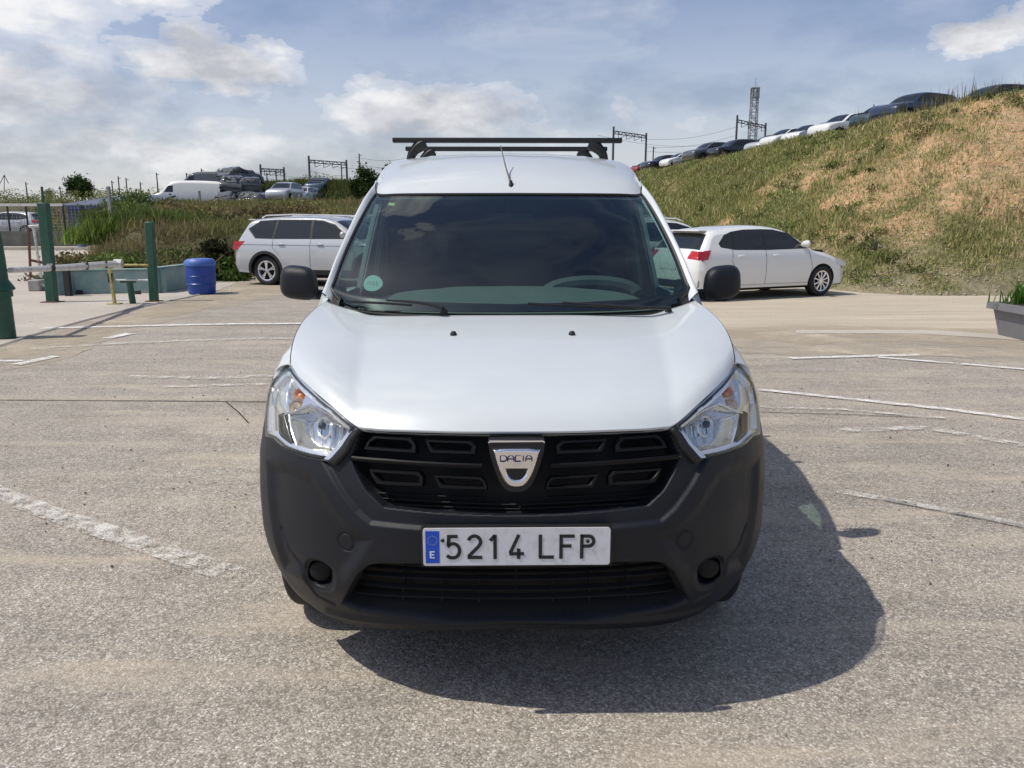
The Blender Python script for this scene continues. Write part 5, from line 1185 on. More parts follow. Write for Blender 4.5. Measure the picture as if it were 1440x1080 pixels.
p0 = empty('gate_pier', (xat(-3, Yp, .7), Yp, 0), label='thick dark green gate post with flared cap at the left edge, holding the boom', cat='gate post')
mb = MB(); mb.tube([(0, 0, 0), (0, 0, .58)], [.13, .125], 14); mb.build('post', M_green, p0)
mb = MB(); mb.lathe([(.02, 1.35), (.10, 1.33), (.115, 1.0), (.12, .74), (.18, .64), (.185, .62), (.15, .60), (.15, .53), (.02, .52)], 18); mb.build('post_head', M_green, p0)
mb = MB(); mb.box((.02, 0, .92), (.14, .10, .03)); mb.build('bracket', M_gal, p0)
Yb = gp(72, 425)[1]
def post(px0, px1, py0, py1, label, name='green_post', extra=None, lean=0.0):
    Y = gp((px0 + px1) / 2, py1)[1]; w_ = (px1 - px0) / F * (Y * .98); h = vlen(px0, py0, Y); w_ *= .85; x = xat((px0 + px1) / 2, Y, .35)
    o = empty(name, (x, Y, 0), label=label, cat='post', group='green steel posts by the gate'); mb = MB(); mb.box((0, 0, h / 2), (w_, w_ * .8, h), bev=.012); mb.build('post_tube', M_green, o)
    mb = MB(); mb.box((0, 0, .006 + .004), (w_ * 1.7, w_ * 1.7, .012)); mb.build('base_plate', M_rust, o)
    return o, h, w_
o, h, w_ = post(63, 79, 285, 425, 'tallest green square post, left of the teal panels, with a thin rod on top'); mb = MB(); mb.tube([(0, 0, h), (0, 0, h + .28)], .025, 6); mb.build('top_rod', M_green, o); o.rotation_euler[1] = .02
o, h, w_ = post(208, 221, 312, 424, 'plain green square post between the low T-post and the blue bin'); o.rotation_euler[1] = .03
Ys = gp(187, 427)[1]; o = empty('t_post', (xat(187, Ys), Ys, 0), label='short dark green T-topped post in front of the teal panels', cat='post'); h = vlen(185, 396, Ys)
mb = MB(); mb.tube([(0, 0, 0), (-.03, 0, h)], .055, 8); mb.build('post_tube', M_green, o); mb = MB(); mb.box((-.05, 0, h), (.27, .08, .045), bev=.01); mb.build('top_plate', M_green, o)
# boom
Ybm = gp(160, 428)[1]; pA = at(14, 380, Yp + .05); pB = at(163, 371, Ybm)
bm_ = empty('barrier_boom', label='long chalky white boom closing the entrance, resting on a yellow prop', cat='barrier'); mb = MB(); mb.tube(catmull(np.array([pA, (pA + pB) / 2 + [0, 0, -.01], pB]), 8), [.035, .04, .045, .05, .055, .06, .06, .06], 8); mb.build('boom_tube', M_wh, bm_)
mb = MB(); mb.tube([pB + [-.03, 0, 0], pB + [.10, .02, -.005]], .085, 10); mb.build('end_cap', M_wh, bm_)
for t_ in (.3, .62, .84): mb = MB(); q_ = pA * (1 - t_) + pB * t_; mb.tube([q_ + [-.03, 0, 0], q_ + [.05, .01, 0]], .064, 8); mb.build('dark_band', M_trimd, bm_)
o = empty('boom_prop', (xat(160, Ybm), Ybm, 0), label='thin yellow and black upright propping the end of the boom', cat='post'); hh = pB[2] - .09
mb = MB(); mb.tube([(.02, 0, 0), (-.01, 0, hh)], .035, 6); mb.build('upright', M_yel, o); mb = MB(); mb.box((.02, 0, .01), (.22, .16, .02)); mb.build('foot_plate', M_yel, o); mb = MB(); mb.box((-.01, 0, hh * .75), (.075, .06, .16)); mb.build('catch', M_trimd, o)
mb = MB(); A_ = at(163, 372, Ybm); B_ = at(208, 372, Ybm); mb.tube([A_ - [0, 0, .01], B_ - [0, 0, .01]], .02, 6); tag(mb.build('handrail', M_yel), 'short yellow rail between the boom end and the plain green post', 'rail')
mb = MB(); A_ = at(163, 394, Ybm + .1); B_ = at(208, 394, Ybm + .1); mb.tube([A_, B_], .018, 6); tag(mb.build('handrail', M_wh), 'lower pale rail behind the short T-topped post', 'rail')
# teal panels
tw = empty('teal_panel_fence', label='row of low weathered teal panels behind the boom', cat='low wall')
YT = 17.0
def panel(px0, px1, Y0, Y1, py_t, th=.10):
    a = np.array([xat(px0, Y0), Y0]); b = np.array([xat(px1, Y1), Y1]); L_ = np.hypot(*(b - a)); ang = math.atan2(b[1] - a[1], b[0] - a[0]); h = vlen(px0, py_t, Y0)
    e = empty('panel', tuple((a + b) / 2) + (0,), ang); e.parent = tw
    mb = MB(); mb.box((0, 0, h / 2), (L_ - .02, th, h), bev=.012); mb.build('sheet', M_tealw, e)
    mb = MB(); mb.box((0, 0, h + .015), (L_, th + .05, .035), bev=.008); mb.build('top_rail', M_tealw, e)
    for k in (-1, 1): mb = MB(); mb.box((k * (L_ / 2 - .03), -th / 2 - .012, h / 2), (.05, .03, h - .02)); mb.build('edge_stile', M_tealw, e)
    return e, L_, h
panel(79, 101, 16.0, 16.25, 381); panel(101, 158, 16.3, 16.5, 381); panel(158, 218, 16.5, 16.6, 380); panel(218, 228, 16.55, 16.7, 378); panel(229, 272, 16.75, 18.2, 377)
for px in (113, 195): 
    mb = MB(); p = at(px, 412, 16.3); mb.box((p[0], p[1] - .03, p[2]), (.13, .03, .12), bev=.01); tag(mb.build('vent_cover', M_trimd), 'small dark square hatch low on the teal panels, %s' % ('left of the yellow prop' if px < 150 else 'right of the T-post'), 'hatch')
mb = MB(); p = at(95, 398, 15.9); mb.box((p[0], p[1], p[2] + .02), (.11, .1, .62)); mb.box((p[0], p[1], .12), (.05, .05, .25)); tag(mb.build('dark_upright_board', M_trimd), 'dark narrow board leaning on the teal panels by the tallest post', 'board')
# blue bin
Yc = gp(278, 415)[1]; bin_ = empty('blue_bin', (xat(278, Yc), Yc + .25, 0), label='bright blue plastic barrel bin standing at the end of the teal panels', cat='bin'); h = vlen(278, 364, Yc); r_ = 20.5 / F * Yc
mb = MB(); mb.lathe([(1e-4, .01), (r_ * .86, .01), (r_ * .90, .04), (r_ * .97, h * .45), (r_ * .98, h * .75), (r_ * .96, h * .80)], 28); mb.build('barrel', M_blue, bin_)
mb = MB(); mb.lathe([(r_ * .96, h * .795), (r_ * 1.04, h * .80), (r_ * 1.05, h * .86), (r_ * 1.0, h * .93), (r_ * .85, h * .985), (r_ * .5, h), (1e-4, h)], 28); mb.build('lid', mat('blue_plastic_lid', (.06, .14, .42), .5, var=.15, vscale=4), bin_)
for k in range(2): mb = MB(); mb.lathe([(r_ * .955, h * (.3 + .22 * k) - .012), (r_ * .99, h * (.3 + .22 * k)), (r_ * .955, h * (.3 + .22 * k) + .012)], 28); mb.build('rib', M_blue, bin_)
# rusty trestle frame
Yt = gp(52, 413)[1] + .6
tr_ = empty('rusty_trestle', label='rusty white and red A-frame trestle left of the tallest green post', cat='trestle')
for (a, b, m) in (((40, 318), (44, 412), M_rust), ((61, 318), (66, 414), M_wh), ((47, 320), (58, 390), M_wh), ((40, 319), (62, 317), M_wh), ((44, 392), (66, 404), M_wh), ((44, 412), (58, 414), M_rust), ((44, 366), (63, 370), M_rust)):
    mb = MB(); mb.tube([at(*a, Yt), at(*b, Yt + .05)], .03, 6); mb.build('bar', m, tr_)
mb = MB(); p = at(50, 404, Yt); mb.box((p[0], p[1] + .1, .12), (.25, .35, .24), bev=.02); tag(mb.build('grey_block', M_conp), 'small grey block under the rusty trestle', 'block')
# planter, right edge
Yq = gp(1440, 480)[1]; pl = empty('planter', label='grey tapered planter with a leafy green plant at the right edge', cat='planter'); cx = xat(1508, Yq); cy = Yq + .25
h = vlen(1400, 430, Yq + .1)
def frus(w0, w1, d0, d1, z0, z1, mb): mb.add([(cx + sx * w0 / 2, cy + sy_ * d0 / 2, z0) for sx, sy_ in ((-1, -1), (1, -1), (1, 1), (-1, 1))] + [(cx + sx * w1 / 2, cy + sy_ * d1 / 2, z1) for sx, sy_ in ((-1, -1), (1, -1), (1, 1), (-1, 1))], [(3, 2, 1, 0), (4, 5, 6, 7), (0, 1, 5, 4), (1, 2, 6, 5), (2, 3, 7, 6), (3, 0, 4, 7)])
M_plt = mat('grey_planter_stone', (.17, .17, .18), .7, var=.12, vscale=5)
mb = MB(); frus(1.20, 1.34, .55, .68, 0, h * .8, mb); mb.build('trough', M_plt, pl); mb = MB(); frus(1.46, 1.46, .80, .80, h * .80, h, mb); mb.build('rim', M_plt, pl); mb = MB(); frus(1.3, 1.3, .66, .66, h, h + .004, mb); mb.build('soil', mat('dark_potting_soil', (.05, .04, .03), .95), pl)
# ------------------------------------------------------------------ low wall, mesh fence, shed behind the road
YW = 44.0
wl = tag(MB().box((xat(40, YW) - 6, YW, vlen(40, 325, YW) / 2), (24.5, .3, vlen(40, 325, YW))).build('boundary_wall', M_wall), 'long low stained grey wall across the road at the left', 'wall')
struct(MB().box((xat(40, YW) - 6, YW - 1.2, .08), (24.2, 1.6, .16)).build('far_kerb', M_conc))
fe = empty('mesh_fence', label='tall wire mesh fence with white top rail above the low grey wall', cat='fence'); zt_ = vlen(40, 288, YW); zb_ = vlen(40, 325, YW)
xa, xb = xat(-60, YW), xat(95, YW)
mb = MB(); mb.box(((xa + xb) / 2, YW, zt_), (xb - xa, .09, .14)); mb.build('top_rail', M_wh, fe)
xs_ = np.arange(xa, xat(165, YW), 1.0)
for k, x in enumerate(xs_): mb = MB(); mb.box((x, YW, (zb_ + zt_) / 2), (.07, .07, zt_ - zb_)); mb.build('fence_post', M_trimd, fe)
mb = MB()
for z in np.arange(zb_ + .1, zt_, .16): mb.box(((xa + xs_[-1]) / 2, YW + .04, z), (xs_[-1] - xa, .012, .012))
for x in np.arange(xa, xs_[-1], .2): mb.box((x, YW + .055, (zb_ + zt_) / 2), (.012, .012, zt_ - zb_))
tag(mb.build('wire_mesh', M_gal, fe), kind='stuff')
o = copy_tree(polo, mats={'paint_warm_white': P_['silver']}); tag(o, 'silver car seen through the wire mesh fence at far left', 'car'); place(o, (xat(20, 48), 48, .6), (2, 0), 182); o.scale = (1, 1, 1)
YS = 52.0
M_shed = mat('corrugated_grey_sheet', (.15, .16, .18), .6, var=.12, vscale=1); M_shroof = mat('blue_grey_roof', (.10, .115, .16), .6, var=.2, vscale=.8); M_shb = mat('deep_blue_tarpaulin', (.02, .04, .20), .6)
sh = empty('low_shed', label='long low grey shed with bluish roof and blue tarpaulins behind the fence', cat='shed'); xA, xB = xat(98, YS), xat(212, YS); zt2 = vlen(98, 290, YS)
n_ = 60; mb = MB(); Vx = []
for k in range(n_ + 1):
    x = xA + (xB - xA) * k / n_; d = .05 * (k % 2); Vx += [(x, YS - d, .3), (x, YS - d, zt2)]
mb.add(Vx, [(2 * k, 2 * k + 2, 2 * k + 3, 2 * k + 1) for k in range(n_)]); mb.build('front_wall', M_shed, sh, smooth=False, auto=None)
mb = MB(); mb.add([(xA - .3, YS - .4, zt2 - .05), (xB + .3, YS - .4, zt2 - .05), (xB - .6, YS + 6, zt2 + .75), (xA + .8, YS + 6, zt2 + .75), (xA - .3, YS - .4, zt2 + .08), (xB + .3, YS - .4, zt2 + .08), (xB - .6, YS + 6, zt2 + .9), (xA + .8, YS + 6, zt2 + .9)], [(3, 2, 1, 0), (4, 5, 6, 7), (0, 1, 5, 4), (1, 2, 6, 5), (2, 3, 7, 6), (3, 0, 4, 7)]); mb.build('roof', M_shroof, sh)
mb = MB(); mb.box((xA + .05, YS + 2.6, zt2 / 2), (.1, 5, zt2)); mb.box((xB - .05, YS + 2.6, zt2 / 2), (.1, 5, zt2)); mb.build('end_walls', M_shed, sh)
for a_, b_ in ((103, 122), (127, 160)): mb = MB(); mb.box((xat((a_ + b_) / 2, YS - .5), YS - .45, zt2 - .12), ((b_ - a_) / F * YS, .12, .22)); mb.build('tarpaulin', M_shb, sh)
mb = MB(); p = at(113, 325, YW - 1.5); mb.tube([(p[0], p[1], .16), (p[0], p[1], 1.35)], [.22, .2], 12); tag(mb.build('blue_drum', mat('pale_blue_drum', (.08, .20, .36), .5)), 'pale blue upright drum at the right end of the low grey wall', 'drum')
# ------------------------------------------------------------------ railway gantries, poles, mast
M_mast = mat('weathered_grey_mast', (.075, .08, .09), .6, metal=.2); M_mastl = mat('pale_lattice_steel', (.30, .31, .33), .5, metal=.3)
def gantry(pxa, pya, pxb, pyb, pyg, Y, label):
    o = empty('rail_gantry', label=label, cat='rail gantry', group='overhead line gantries'); A = at(pxa, pya, Y); B = at(pxb, pyb, Y + 6); zg = at(pxa, pyg, Y)[2] - 4
    rr = 1.7 / F * Y
    for p in (A, B): mb = MB(); mb.tube([(p[0], p[1], zg), (p[0], p[1], p[2])], [rr, rr * .8], 6); mb.build('mast', M_mast, o)
    a = A - [0, 0, Y * 5.5 / F]; b = B - [0, 0, Y * 3.5 / F]; w_ = 2.2 / F * Y; mb = MB()
    for s in (0, 1): mb.tube([a - [0, 0, w_ * s * 1.6], b - [0, 0, w_ * s * 1.6]], rr * .38, 5)
    for k in range(10): t0, t1 = k / 10, (k + 1) / 10; mb.tube([a * (1 - t0) + b * t0 - [0, 0, 0 if k % 2 else w_ * 1.6], a * (1 - t1) + b * t1 - [0, 0, w_ * 1.6 if k % 2 else 0]], rr * .3, 4)
    mb.build('crossbeam', M_mast, o)
    mb = MB()
    for t_ in (.15, .38, .62, .85): p = a * (1 - t_) + b * t_; mb.tube([p, p - [0, 0, Y * 9 / F]], rr * .3, 4); mb.tube([p - [0, 0, Y * 9 / F], p + [Y * 8 / F, 0, -Y * 6 / F]], rr * .25, 4)
    mb.build('dropper', M_mast, o)
    return o
gantry(434, 219, 487, 225, 262, 150, 'wide rail gantry left of the van above the grassy rise')
gantry(863, 178, 909, 187, 230, 120, 'rail gantry just right of the van roof bars'); gantry(1037, 162, 1077, 173, 200, 110, 'rail gantry crossing in front of the lattice mast')
gantry(366, 231, 399, 235, 266, 190, 'smaller distant gantry above the dark scrap heap')
for px, py0, Y, lb in ((480, 233, 170, 'slim pole inside the wide left gantry'), (505, 216, 140, 'single line pole left of the van, above the dark bush'), (375, 243, 200, 'short pole inside the small distant gantry'), (388, 240, 190, 'thin pole beside the small distant gantry'), (220, 243, 150, 'tall pole left of the white van shell'), (166, 248, 150, 'tall thin pole right of the round tree'), (177, 250, 170, 'shorter pole right of the tall thin one'),
                       (157, 254, 190, 'faint short pole by the round tree'), (197, 256, 190, 'faint pole between tall poles and the van shell'), (283, 237, 190, 'pole rising over the white van shell'), (262, 243, 200, 'thin pole over the left end of the van shell'), (304, 241, 210, 'thin pole over the right end of the van shell'), (36, 256, 190, 'faint pole far left of the round tree'), (84, 262, 210, 'tiny pole just left of the round tree'), (919, 206, 130, 'thin leaning stay pole right of the van-side gantry'), (1229, 147, 60, 'short dark stake left of the dark blue off-roader')):
    b = at(px, py0, Y); mb = MB(); r_ = 1.15 / F * Y; zb2 = max(2, b[2] - 9); mb.tube([(b[0], Y, zb2), (b[0], Y, b[2])], [r_, r_ * .7], 6)
    mb.tube([(b[0], Y, b[2] - r_ * 2.5), (b[0] + r_ * 3, Y, b[2] - r_ * 2)], r_ * .4, 4); tag(mb.build('line_pole', M_mast), lb, 'pole', 'line poles against the sky')
wr_ = [((434, 226), (560, 236)), ((434, 240), (560, 246)), ((345, 240), (490, 246)), ((345, 246), (490, 252)), ((500, 221), (590, 218)), ((505, 231), (590, 229)), ((909, 196), (1037, 178)), ((909, 207), (1037, 190)), ((909, 213), (1037, 200)), ((840, 190), (1000, 205))]
for k, (a, b) in enumerate(wr_):
    A, B = at(*a, 150), at(*b, 150); P = [A * (1 - t) + B * t - np.array([0, 0, .8 * math.sin(math.pi * t)]) for t in np.linspace(0, 1, 9)]; mb = MB(); mb.tube(P, .028, 4); tag(mb.build('overhead_wire', M_mast), ['upper wire running right from the wide left gantry', 'lower wire running right from the wide left gantry', 'upper wire between the small distant gantry and the wide one', 'lower wire between the small distant gantry and the wide one', 'top wire behind the left crown of the bush by the van', 'second wire just above the dark bush by the van', 'highest of the wires between the two right gantries', 'middle wire between the two right gantries', 'lowest wire between the two right gantries', 'wire crossing low behind the gantry nearest the roof bars'][k], 'wire', 'overhead railway wires')
# lattice mast
Ym = 180; tp = at(1062, 124, Ym); zb3 = at(1062, 200, Ym)[2] - 6; mt = empty('lattice_mast', label='pale lattice telecom mast with antenna platform rising over the ridge', cat='mast'); hw_ = 5 / F * Ym
mb = MB(); N_ = 14
cor = lambda z, f: [(tp[0] + sx * hw_ * f, Ym + sy_ * hw_ * f, z) for sx, sy_ in ((-1, -1), (1, -1), (1, 1), (-1, 1))]
for k in range(N_):
    z0 = zb3 + (tp[2] - zb3) * k / N_; z1 = zb3 + (tp[2] - zb3) * (k + 1) / N_; f0 = 1.05 - .3 * k / N_; f1 = 1.05 - .3 * (k + 1) / N_; c0, c1 = cor(z0, f0), cor(z1, f1)
    for i in range(4): mb.tube([c0[i], c1[i]], .13, 4); mb.tube([c0[i], c1[(i + 1) % 4]] if k % 2 else [c0[(i + 1) % 4], c1[i]], .075, 4); mb.tube([c1[i], c1[(i + 1) % 4]], .07, 4)
mb.build('lattice', M_mastl, mt)
for dz in (0, -6): mb = MB(); mb.box((tp[0], Ym, tp[2] + dz * .32), (hw_ * 2.1, hw_ * 2.1, .18)); mb.build('platform', M_mastl, mt)
for i in range(8): a = i * math.pi / 4; mb = MB(); mb.box((tp[0] + hw_ * 1.1 * math.cos(a), Ym + hw_ * 1.1 * math.sin(a), tp[2] - .9), (.22, .22, 1.9)); mb.build('panel_antenna', M_mastl, mt)
mb = MB(); mb.tube([(tp[0], Ym, tp[2]), (tp[0], Ym, tp[2] + 16 / F * Ym * .8)], .07, 5); mb.tube([(tp[0] + .5, Ym, tp[2]), (tp[0] + .5, Ym, tp[2] + 6 / F * Ym)], .05, 5); mb.build('whip_antenna', M_mastl, mt)
# tiny wind vane frame far left
mb = MB(); w0 = at(6, 246, 120); mb.tube([w0, at(0, 258, 120)], .05, 4); mb.tube([w0, at(12, 258, 120)], .05, 4); mb.tube([w0, at(6, 270, 120)], .05, 4); tag(mb.build('small_pylon', M_mast), 'tiny spread-legged frame against the sky at far left', 'pylon')
# concrete posts of the scrapyard fence
cp = [(280, 268, 297), (239, 272, 310), (400, 274, 300), (411, 275, 300), (421, 274, 300), (433, 276, 302), (357, 277, 300), (227, 285, 330), (152, 262, 325)]
for k, (px, a, b) in enumerate(cp):
    Y = 62 if px != 152 else 40; t = at(px, a, Y); u = at(px, b, Y); mb = MB(); mb.box((t[0], Y, (t[2] + u[2]) / 2 - .3), (.16, .16, t[2] - u[2] + .6), bev=.02); 
    tag(mb.build('concrete_post', M_conp if px not in (239, 227) else M_green), ['square pale post in front of the white van shell', 'dark green post at the left end of the white van shell', 'first pale post right of the scrap heap', 'second pale post right of the scrap heap', 'third pale post right of the scrap heap', 'last pale post at the right end of the scrapyard', 'pale post in front of the dark scrap heap', 'dark post in the weeds below the van shell', 'tall pale post with lamp bracket right of the shed'][k], 'post', 'scrapyard fence posts')
# ------------------------------------------------------------------ vegetation
M_leaf = leafmat('foliage')
def blades(P, h, wd, col, k, spread, lean=.35, rng=RNG):
    """grass tufts: k narrow bent blades per point"""
    n = len(P); P = np.repeat(P, k, 0); h = np.repeat(h, k) * rng.uniform(.5, 1.15, n * k); wd = np.repeat(wd, k); col = np.repeat(col, k, 0) * rng.uniform(.7, 1.3, (n * k, 1)); sp = np.repeat(spread, k)
    P = P + np.stack([rng.normal(0, 1, n * k) * sp, rng.normal(0, 1, n * k) * sp, 0 * sp], 1)
    a = rng.uniform(0, 2 * math.pi, n * k); d = np.stack([np.cos(a), np.sin(a), 0 * a], 1); ln = rng.normal(0, lean, n * k); b = rng.uniform(0, 2 * math.pi, n * k); L = np.stack([np.cos(b) * ln, np.sin(b) * ln, np.ones(n * k)], 1)
    v0 = P - d * wd[:, None]; v1 = P + d * wd[:, None]; m_ = P + L * h[:, None] * .55; v2 = m_ + d * wd[:, None] * .7; v3 = m_ - d * wd[:, None] * .7; v4 = P + L * h[:, None] * np.array([1.5, 1.5, 1.0])
    V = np.stack([v0, v1, v2, v3, v4], 1).reshape(-1, 3); i = np.arange(n * k)[:, None] * 5
    T = np.concatenate([i + [0, 1, 2], i + [0, 2, 3], i + [3, 2, 4]], 0); C = np.repeat(col, 5, 0) ; return V, T, C
def leaves(P, size, col, rng=RNG, droop=0.0):
    n = len(P); a = rng.normal(0, 1, (n, 3)); a /= np.linalg.norm(a, axis=1, keepdims=True); b = rng.normal(0, 1, (n, 3)); b -= (a * b).sum(1, keepdims=True) * a; b /= np.linalg.norm(b, axis=1, keepdims=True)
    s = (size * rng.uniform(.6, 1.3, n))[:, None]; V = np.stack([P - a * s, P + b * s * .45, P + a * s, P - b * s * .45], 1).reshape(-1, 3); i = np.arange(n)[:, None] * 4
    return V, np.concatenate([i + [0, 1, 2], i + [0, 2, 3]], 0), np.repeat(col * rng.uniform(.75, 1.25, (n, 1)), 4, 0)
def mkv(name, parts, parent=None):
    V, T, C = [], [], []; b = 0
    for (v, t, c) in parts: V.append(v); T.append(t + b); C.append(c); b += len(v)
    return mk(name, np.vstack(V), np.vstack(T).astype(np.int32), M_leaf, parent, smooth=False, col=np.clip(np.vstack(C), 0, 1))
# right bank grass
def bankpoint(u, v):
    fu_ = u * (NU - 1); i = np.clip(fu_.astype(int), 0, NU - 2); f = fu_ - i; fv_ = v * (NV - 1); j = np.clip(fv_.astype(int), 0, NV - 2); g = fv_ - j
    B = BV[:NV]; return (B[j, i] * ((1 - f) * (1 - g))[:, None] + B[j, i + 1] * (f * (1 - g))[:, None] + B[j + 1, i] * ((1 - f) * g)[:, None] + B[j + 1, i + 1] * (f * g)[:, None])
n = 165000; u = RNG.uniform(.08, .97, n); v = RNG.uniform(0.01, 1, n) ** .9; P = bankpoint(u, v); c_, bare = bankcol(P[:, :2], v)
im = np.stack([720 + F * P[:, 0] / (P[:, 1] * .98), P[:, 1]], 1); keep = (im[:, 0] < 1800) & (im[:, 0] > 850) & (RNG.random(n) > bare * .86); P, c_, v = P[keep], c_[keep], v[keep]
nt = vnoise(P[:, :2], .9, 51); hh = (.07 + .20 * sm((nt - .35) / .4)) * (.45 + .75 * sm(v / .3)) * (1 - .45 * sm((v - .85) / .1)) ; ez = sm((P[:, 0] - 7.5) / 5) * sm((30 - P[:, 1]) / 5); hh *= 1 - .42 * ez; dryk = (RNG.random(len(P)) < .20 + .42 * ez)[:, None]
cc = np.where(dryk, np.array((.50, .43, .23)), np.array((.155, .195, .06)) * (1 - nt)[:, None] * 1.3 + np.array((.28, .28, .11)) * nt[:, None] * 1.15)
tagk = lambda o: tag(o, kind='stuff')
tagk(mkv('bank_grass', [blades(P - [0, 0, .03], hh, .004 + .00036 * P[:, 1], cc, 3, .05 + .003 * P[:, 1])]))
# low scrub clumps scattered over the bank
n = 620; u = RNG.uniform(.10, .95, n); v = RNG.uniform(.02, .98, n); P = bankpoint(u, v); keep = vnoise(P[:, :2], .5, 71) > .44; P = P[keep]; n = len(P); r_ = RNG.uniform(.10, .30, n); k = 90
Q = np.repeat(P, k, 0) + RNG.normal(0, 1, (n * k, 3)) * np.repeat(r_, k)[:, None] * [.5, .5, .28]; Q[:, 2] += np.repeat(r_, k) * .35
w_ = RNG.random(n); cc = np.array((.075, .10, .032)) * (w_ < .55)[:, None] + np.array((.30, .24, .12)) * ((w_ >= .55) & (w_ < .8))[:, None] + np.array((.20, .25, .07)) * (w_ >= .8)[:, None]
tagk(mkv('bank_scrub', [leaves(Q, 0.012 + .0011 * Q[:, 1], np.repeat(cc, k, 0))]))
# tall seed stalks on the ridge
n = 200; u = RNG.uniform(.18, .5, n); v = RNG.uniform(.9, 1, n); P = bankpoint(u, v); tagk(mkv('tall_weeds_on_ridge', [blades(P, RNG.uniform(.3, .75, n), np.full(n, .010), np.tile((.16, .15, .08), (n, 1)), 3, np.full(n, .05), .12)]))
# loose stones and clods low on the bank
n = 900; u = RNG.uniform(.10, .42, n); v = RNG.uniform(.0, .75, n) ** 1.6; P = bankpoint(u, v); mb_v, mb_f, mb_c = [], [], []
oct_ = np.array([(1, 0, 0), (-1, 0, 0), (0, 1, 0), (0, -1, 0), (0, 0, 1), (0, 0, -1)], float); of_ = np.array([(0, 2, 4), (2, 1, 4), (1, 3, 4), (3, 0, 4), (2, 0, 5), (1, 2, 5), (3, 1, 5), (0, 3, 5)])
s_ = RNG.uniform(.012, .055, n); O = oct_[None] * RNG.uniform(.6, 1.2, (n, 6, 1)) * s_[:, None, None] * np.array([1.2, 1, .6]) + P[:, None]; F_ = (of_[None] + np.arange(n)[:, None, None] * 6).reshape(-1, 3)
cst_ = np.repeat(np.array((.55, .47, .36)) * RNG.uniform(.7, 1.25, (n, 1)), 6, 0); tagk(mk('loose_stones', O.reshape(-1, 3), F_.astype(np.int32), M_leaf, smooth=False, col=cst_))
# shrubs, each one a plant
def shrub(x, Y, z, rx, ry, h, n, cols, label, cat='shrub', group=None, ls=.05, name='shrub', upright=False, seed=0):
    r = np.random.default_rng(seed + int(abs(x * 100))); o = empty(name, (x, Y, z), label=label, cat=cat, group=group)
    ncl = max(5, n // 130); cc_ = r.normal(0, 1, (ncl, 3)); cc_ /= np.linalg.norm(cc_, axis=1, keepdims=True); cc_ *= r.uniform(.35, .95, (ncl, 1)) ** .6; cc_[:, 2] = np.abs(cc_[:, 2])
    k = r.integers(0, ncl, n); P = cc_[k] * [rx * .85, ry * .85, h * .85] + r.normal(0, 1, (n, 3)) * [rx * .17, ry * .17, h * .13]; P[:, 2] = np.abs(P[:, 2]) + .02
    tone = r.uniform(.6, 1.35, ncl)[k][:, None]; w_ = r.random((n, 1)); col = (np.array(cols[0]) * w_ + np.array(cols[1]) * (1 - w_)) * tone
    if upright: parts = [blades(P * [1, 1, .55], np.full(n, h * .5), np.full(n, ls * .25), col, 1, np.full(n, .02), .3, r)]
    else: parts = [leaves(P, np.full(n, ls), col, r)]
    mkv('foliage', parts, o)
    mb = MB()
    for q_ in cc_[:min(ncl, 14)]: e = q_ * [rx * .8, ry * .8, h * .8]; mb.tube([(0, 0, -.05), tuple(e * .5 + [0, 0, .05 * h]), tuple(e)], [.02, .012, .006], 4)
    mb.build('stems', M_bark, o); return o
M_bark = mat('bark', (.09, .07, .05), .9, var=.3, vscale=8)
gG, gD, gO, gB, gP = (.10, .17, .04), (.04, .06, .022), (.17, .18, .07), (.24, .16, .10), (.24, .30, .07)
sl = [(100, 372, 20.5, 1.2, .55, (.09, .10, .055), (.15, .125, .085), 'low grey-brown thicket just right of the tallest green post'), (128, 368, 22, 1.4, .7, gO, gB, 'olive thicket left of the bright green weeds'), (157, 352, 23, 1.3, .95, gG, gP, 'bright feathery green weed clump left of the plain green post'),
      (187, 350, 23.5, 1.3, 1.0, gG, gO, 'feathery green weeds directly behind the T-topped post'), (222, 352, 24, 1.2, .9, gG, gO, 'green weeds behind the plain green post'), (250, 345, 25, 1.3, 1.0, gO, gG, 'olive weeds above the blue bin, left one'), (262, 322, 30, 1.6, 1.1, gP, gO, 'yellow-green flowering clump above the blue bin'),
      (236, 315, 31, 1.5, 1.0, gB, (.20, .13, .09), 'dry reddish brush below the white van shell, left one'), (262, 308, 36, 1.7, 1.0, gB, gO, 'dry reddish brush below the white van shell, right one'), (292, 330, 27, 1.4, .9, gO, gD, 'dark olive brush between bin and silver car'), (312, 372, 20.3, .75, .75, gD, gG, 'dark green bush touching the tail of the silver car'),
      (300, 366, 20.8, .6, .7, (.05, .04, .03), gD, 'dark brown bush right behind the blue bin'), (318, 318, 30, 1.8, 1.0, gB, gO, 'brown brush above the tail of the silver car'), (350, 312, 33, 1.9, .9, gB, gD, 'brown brush over the roof of the silver car, left one'), (385, 306, 36, 2.0, .9, gO, gB, 'olive-brown brush over the roof of the silver car, middle one'),
      (420, 300, 40, 2.2, 1.1, gO, gB, 'olive-brown brush over the roof of the silver car, right one'), (180, 303, 44, 2.6, 1.5, gG, gO, 'green scrub to the right of the grey shed'), (205, 300, 48, 2.4, 1.5, gO, gG, 'scrub beneath the tall pole, left of the van shell'), (140, 385, 18.4, 1.0, .3, gB, gO, 'low dry weeds right behind the teal panels'), (232, 380, 19.0, .9, .4, gB, gO, 'low dry weeds by the oblique teal panel'),
      (196, 345, 24.5, 1.5, .8, gO, gP, 'olive-yellow weeds in the gap right of the plain green post'), (176, 372, 19.5, 1.3, .45, gO, gG, 'low green weeds between the T-topped post and the teal panels'), (214, 372, 20.0, 1.2, .5, gG, gO, 'low green weeds between plain post and blue bin')]
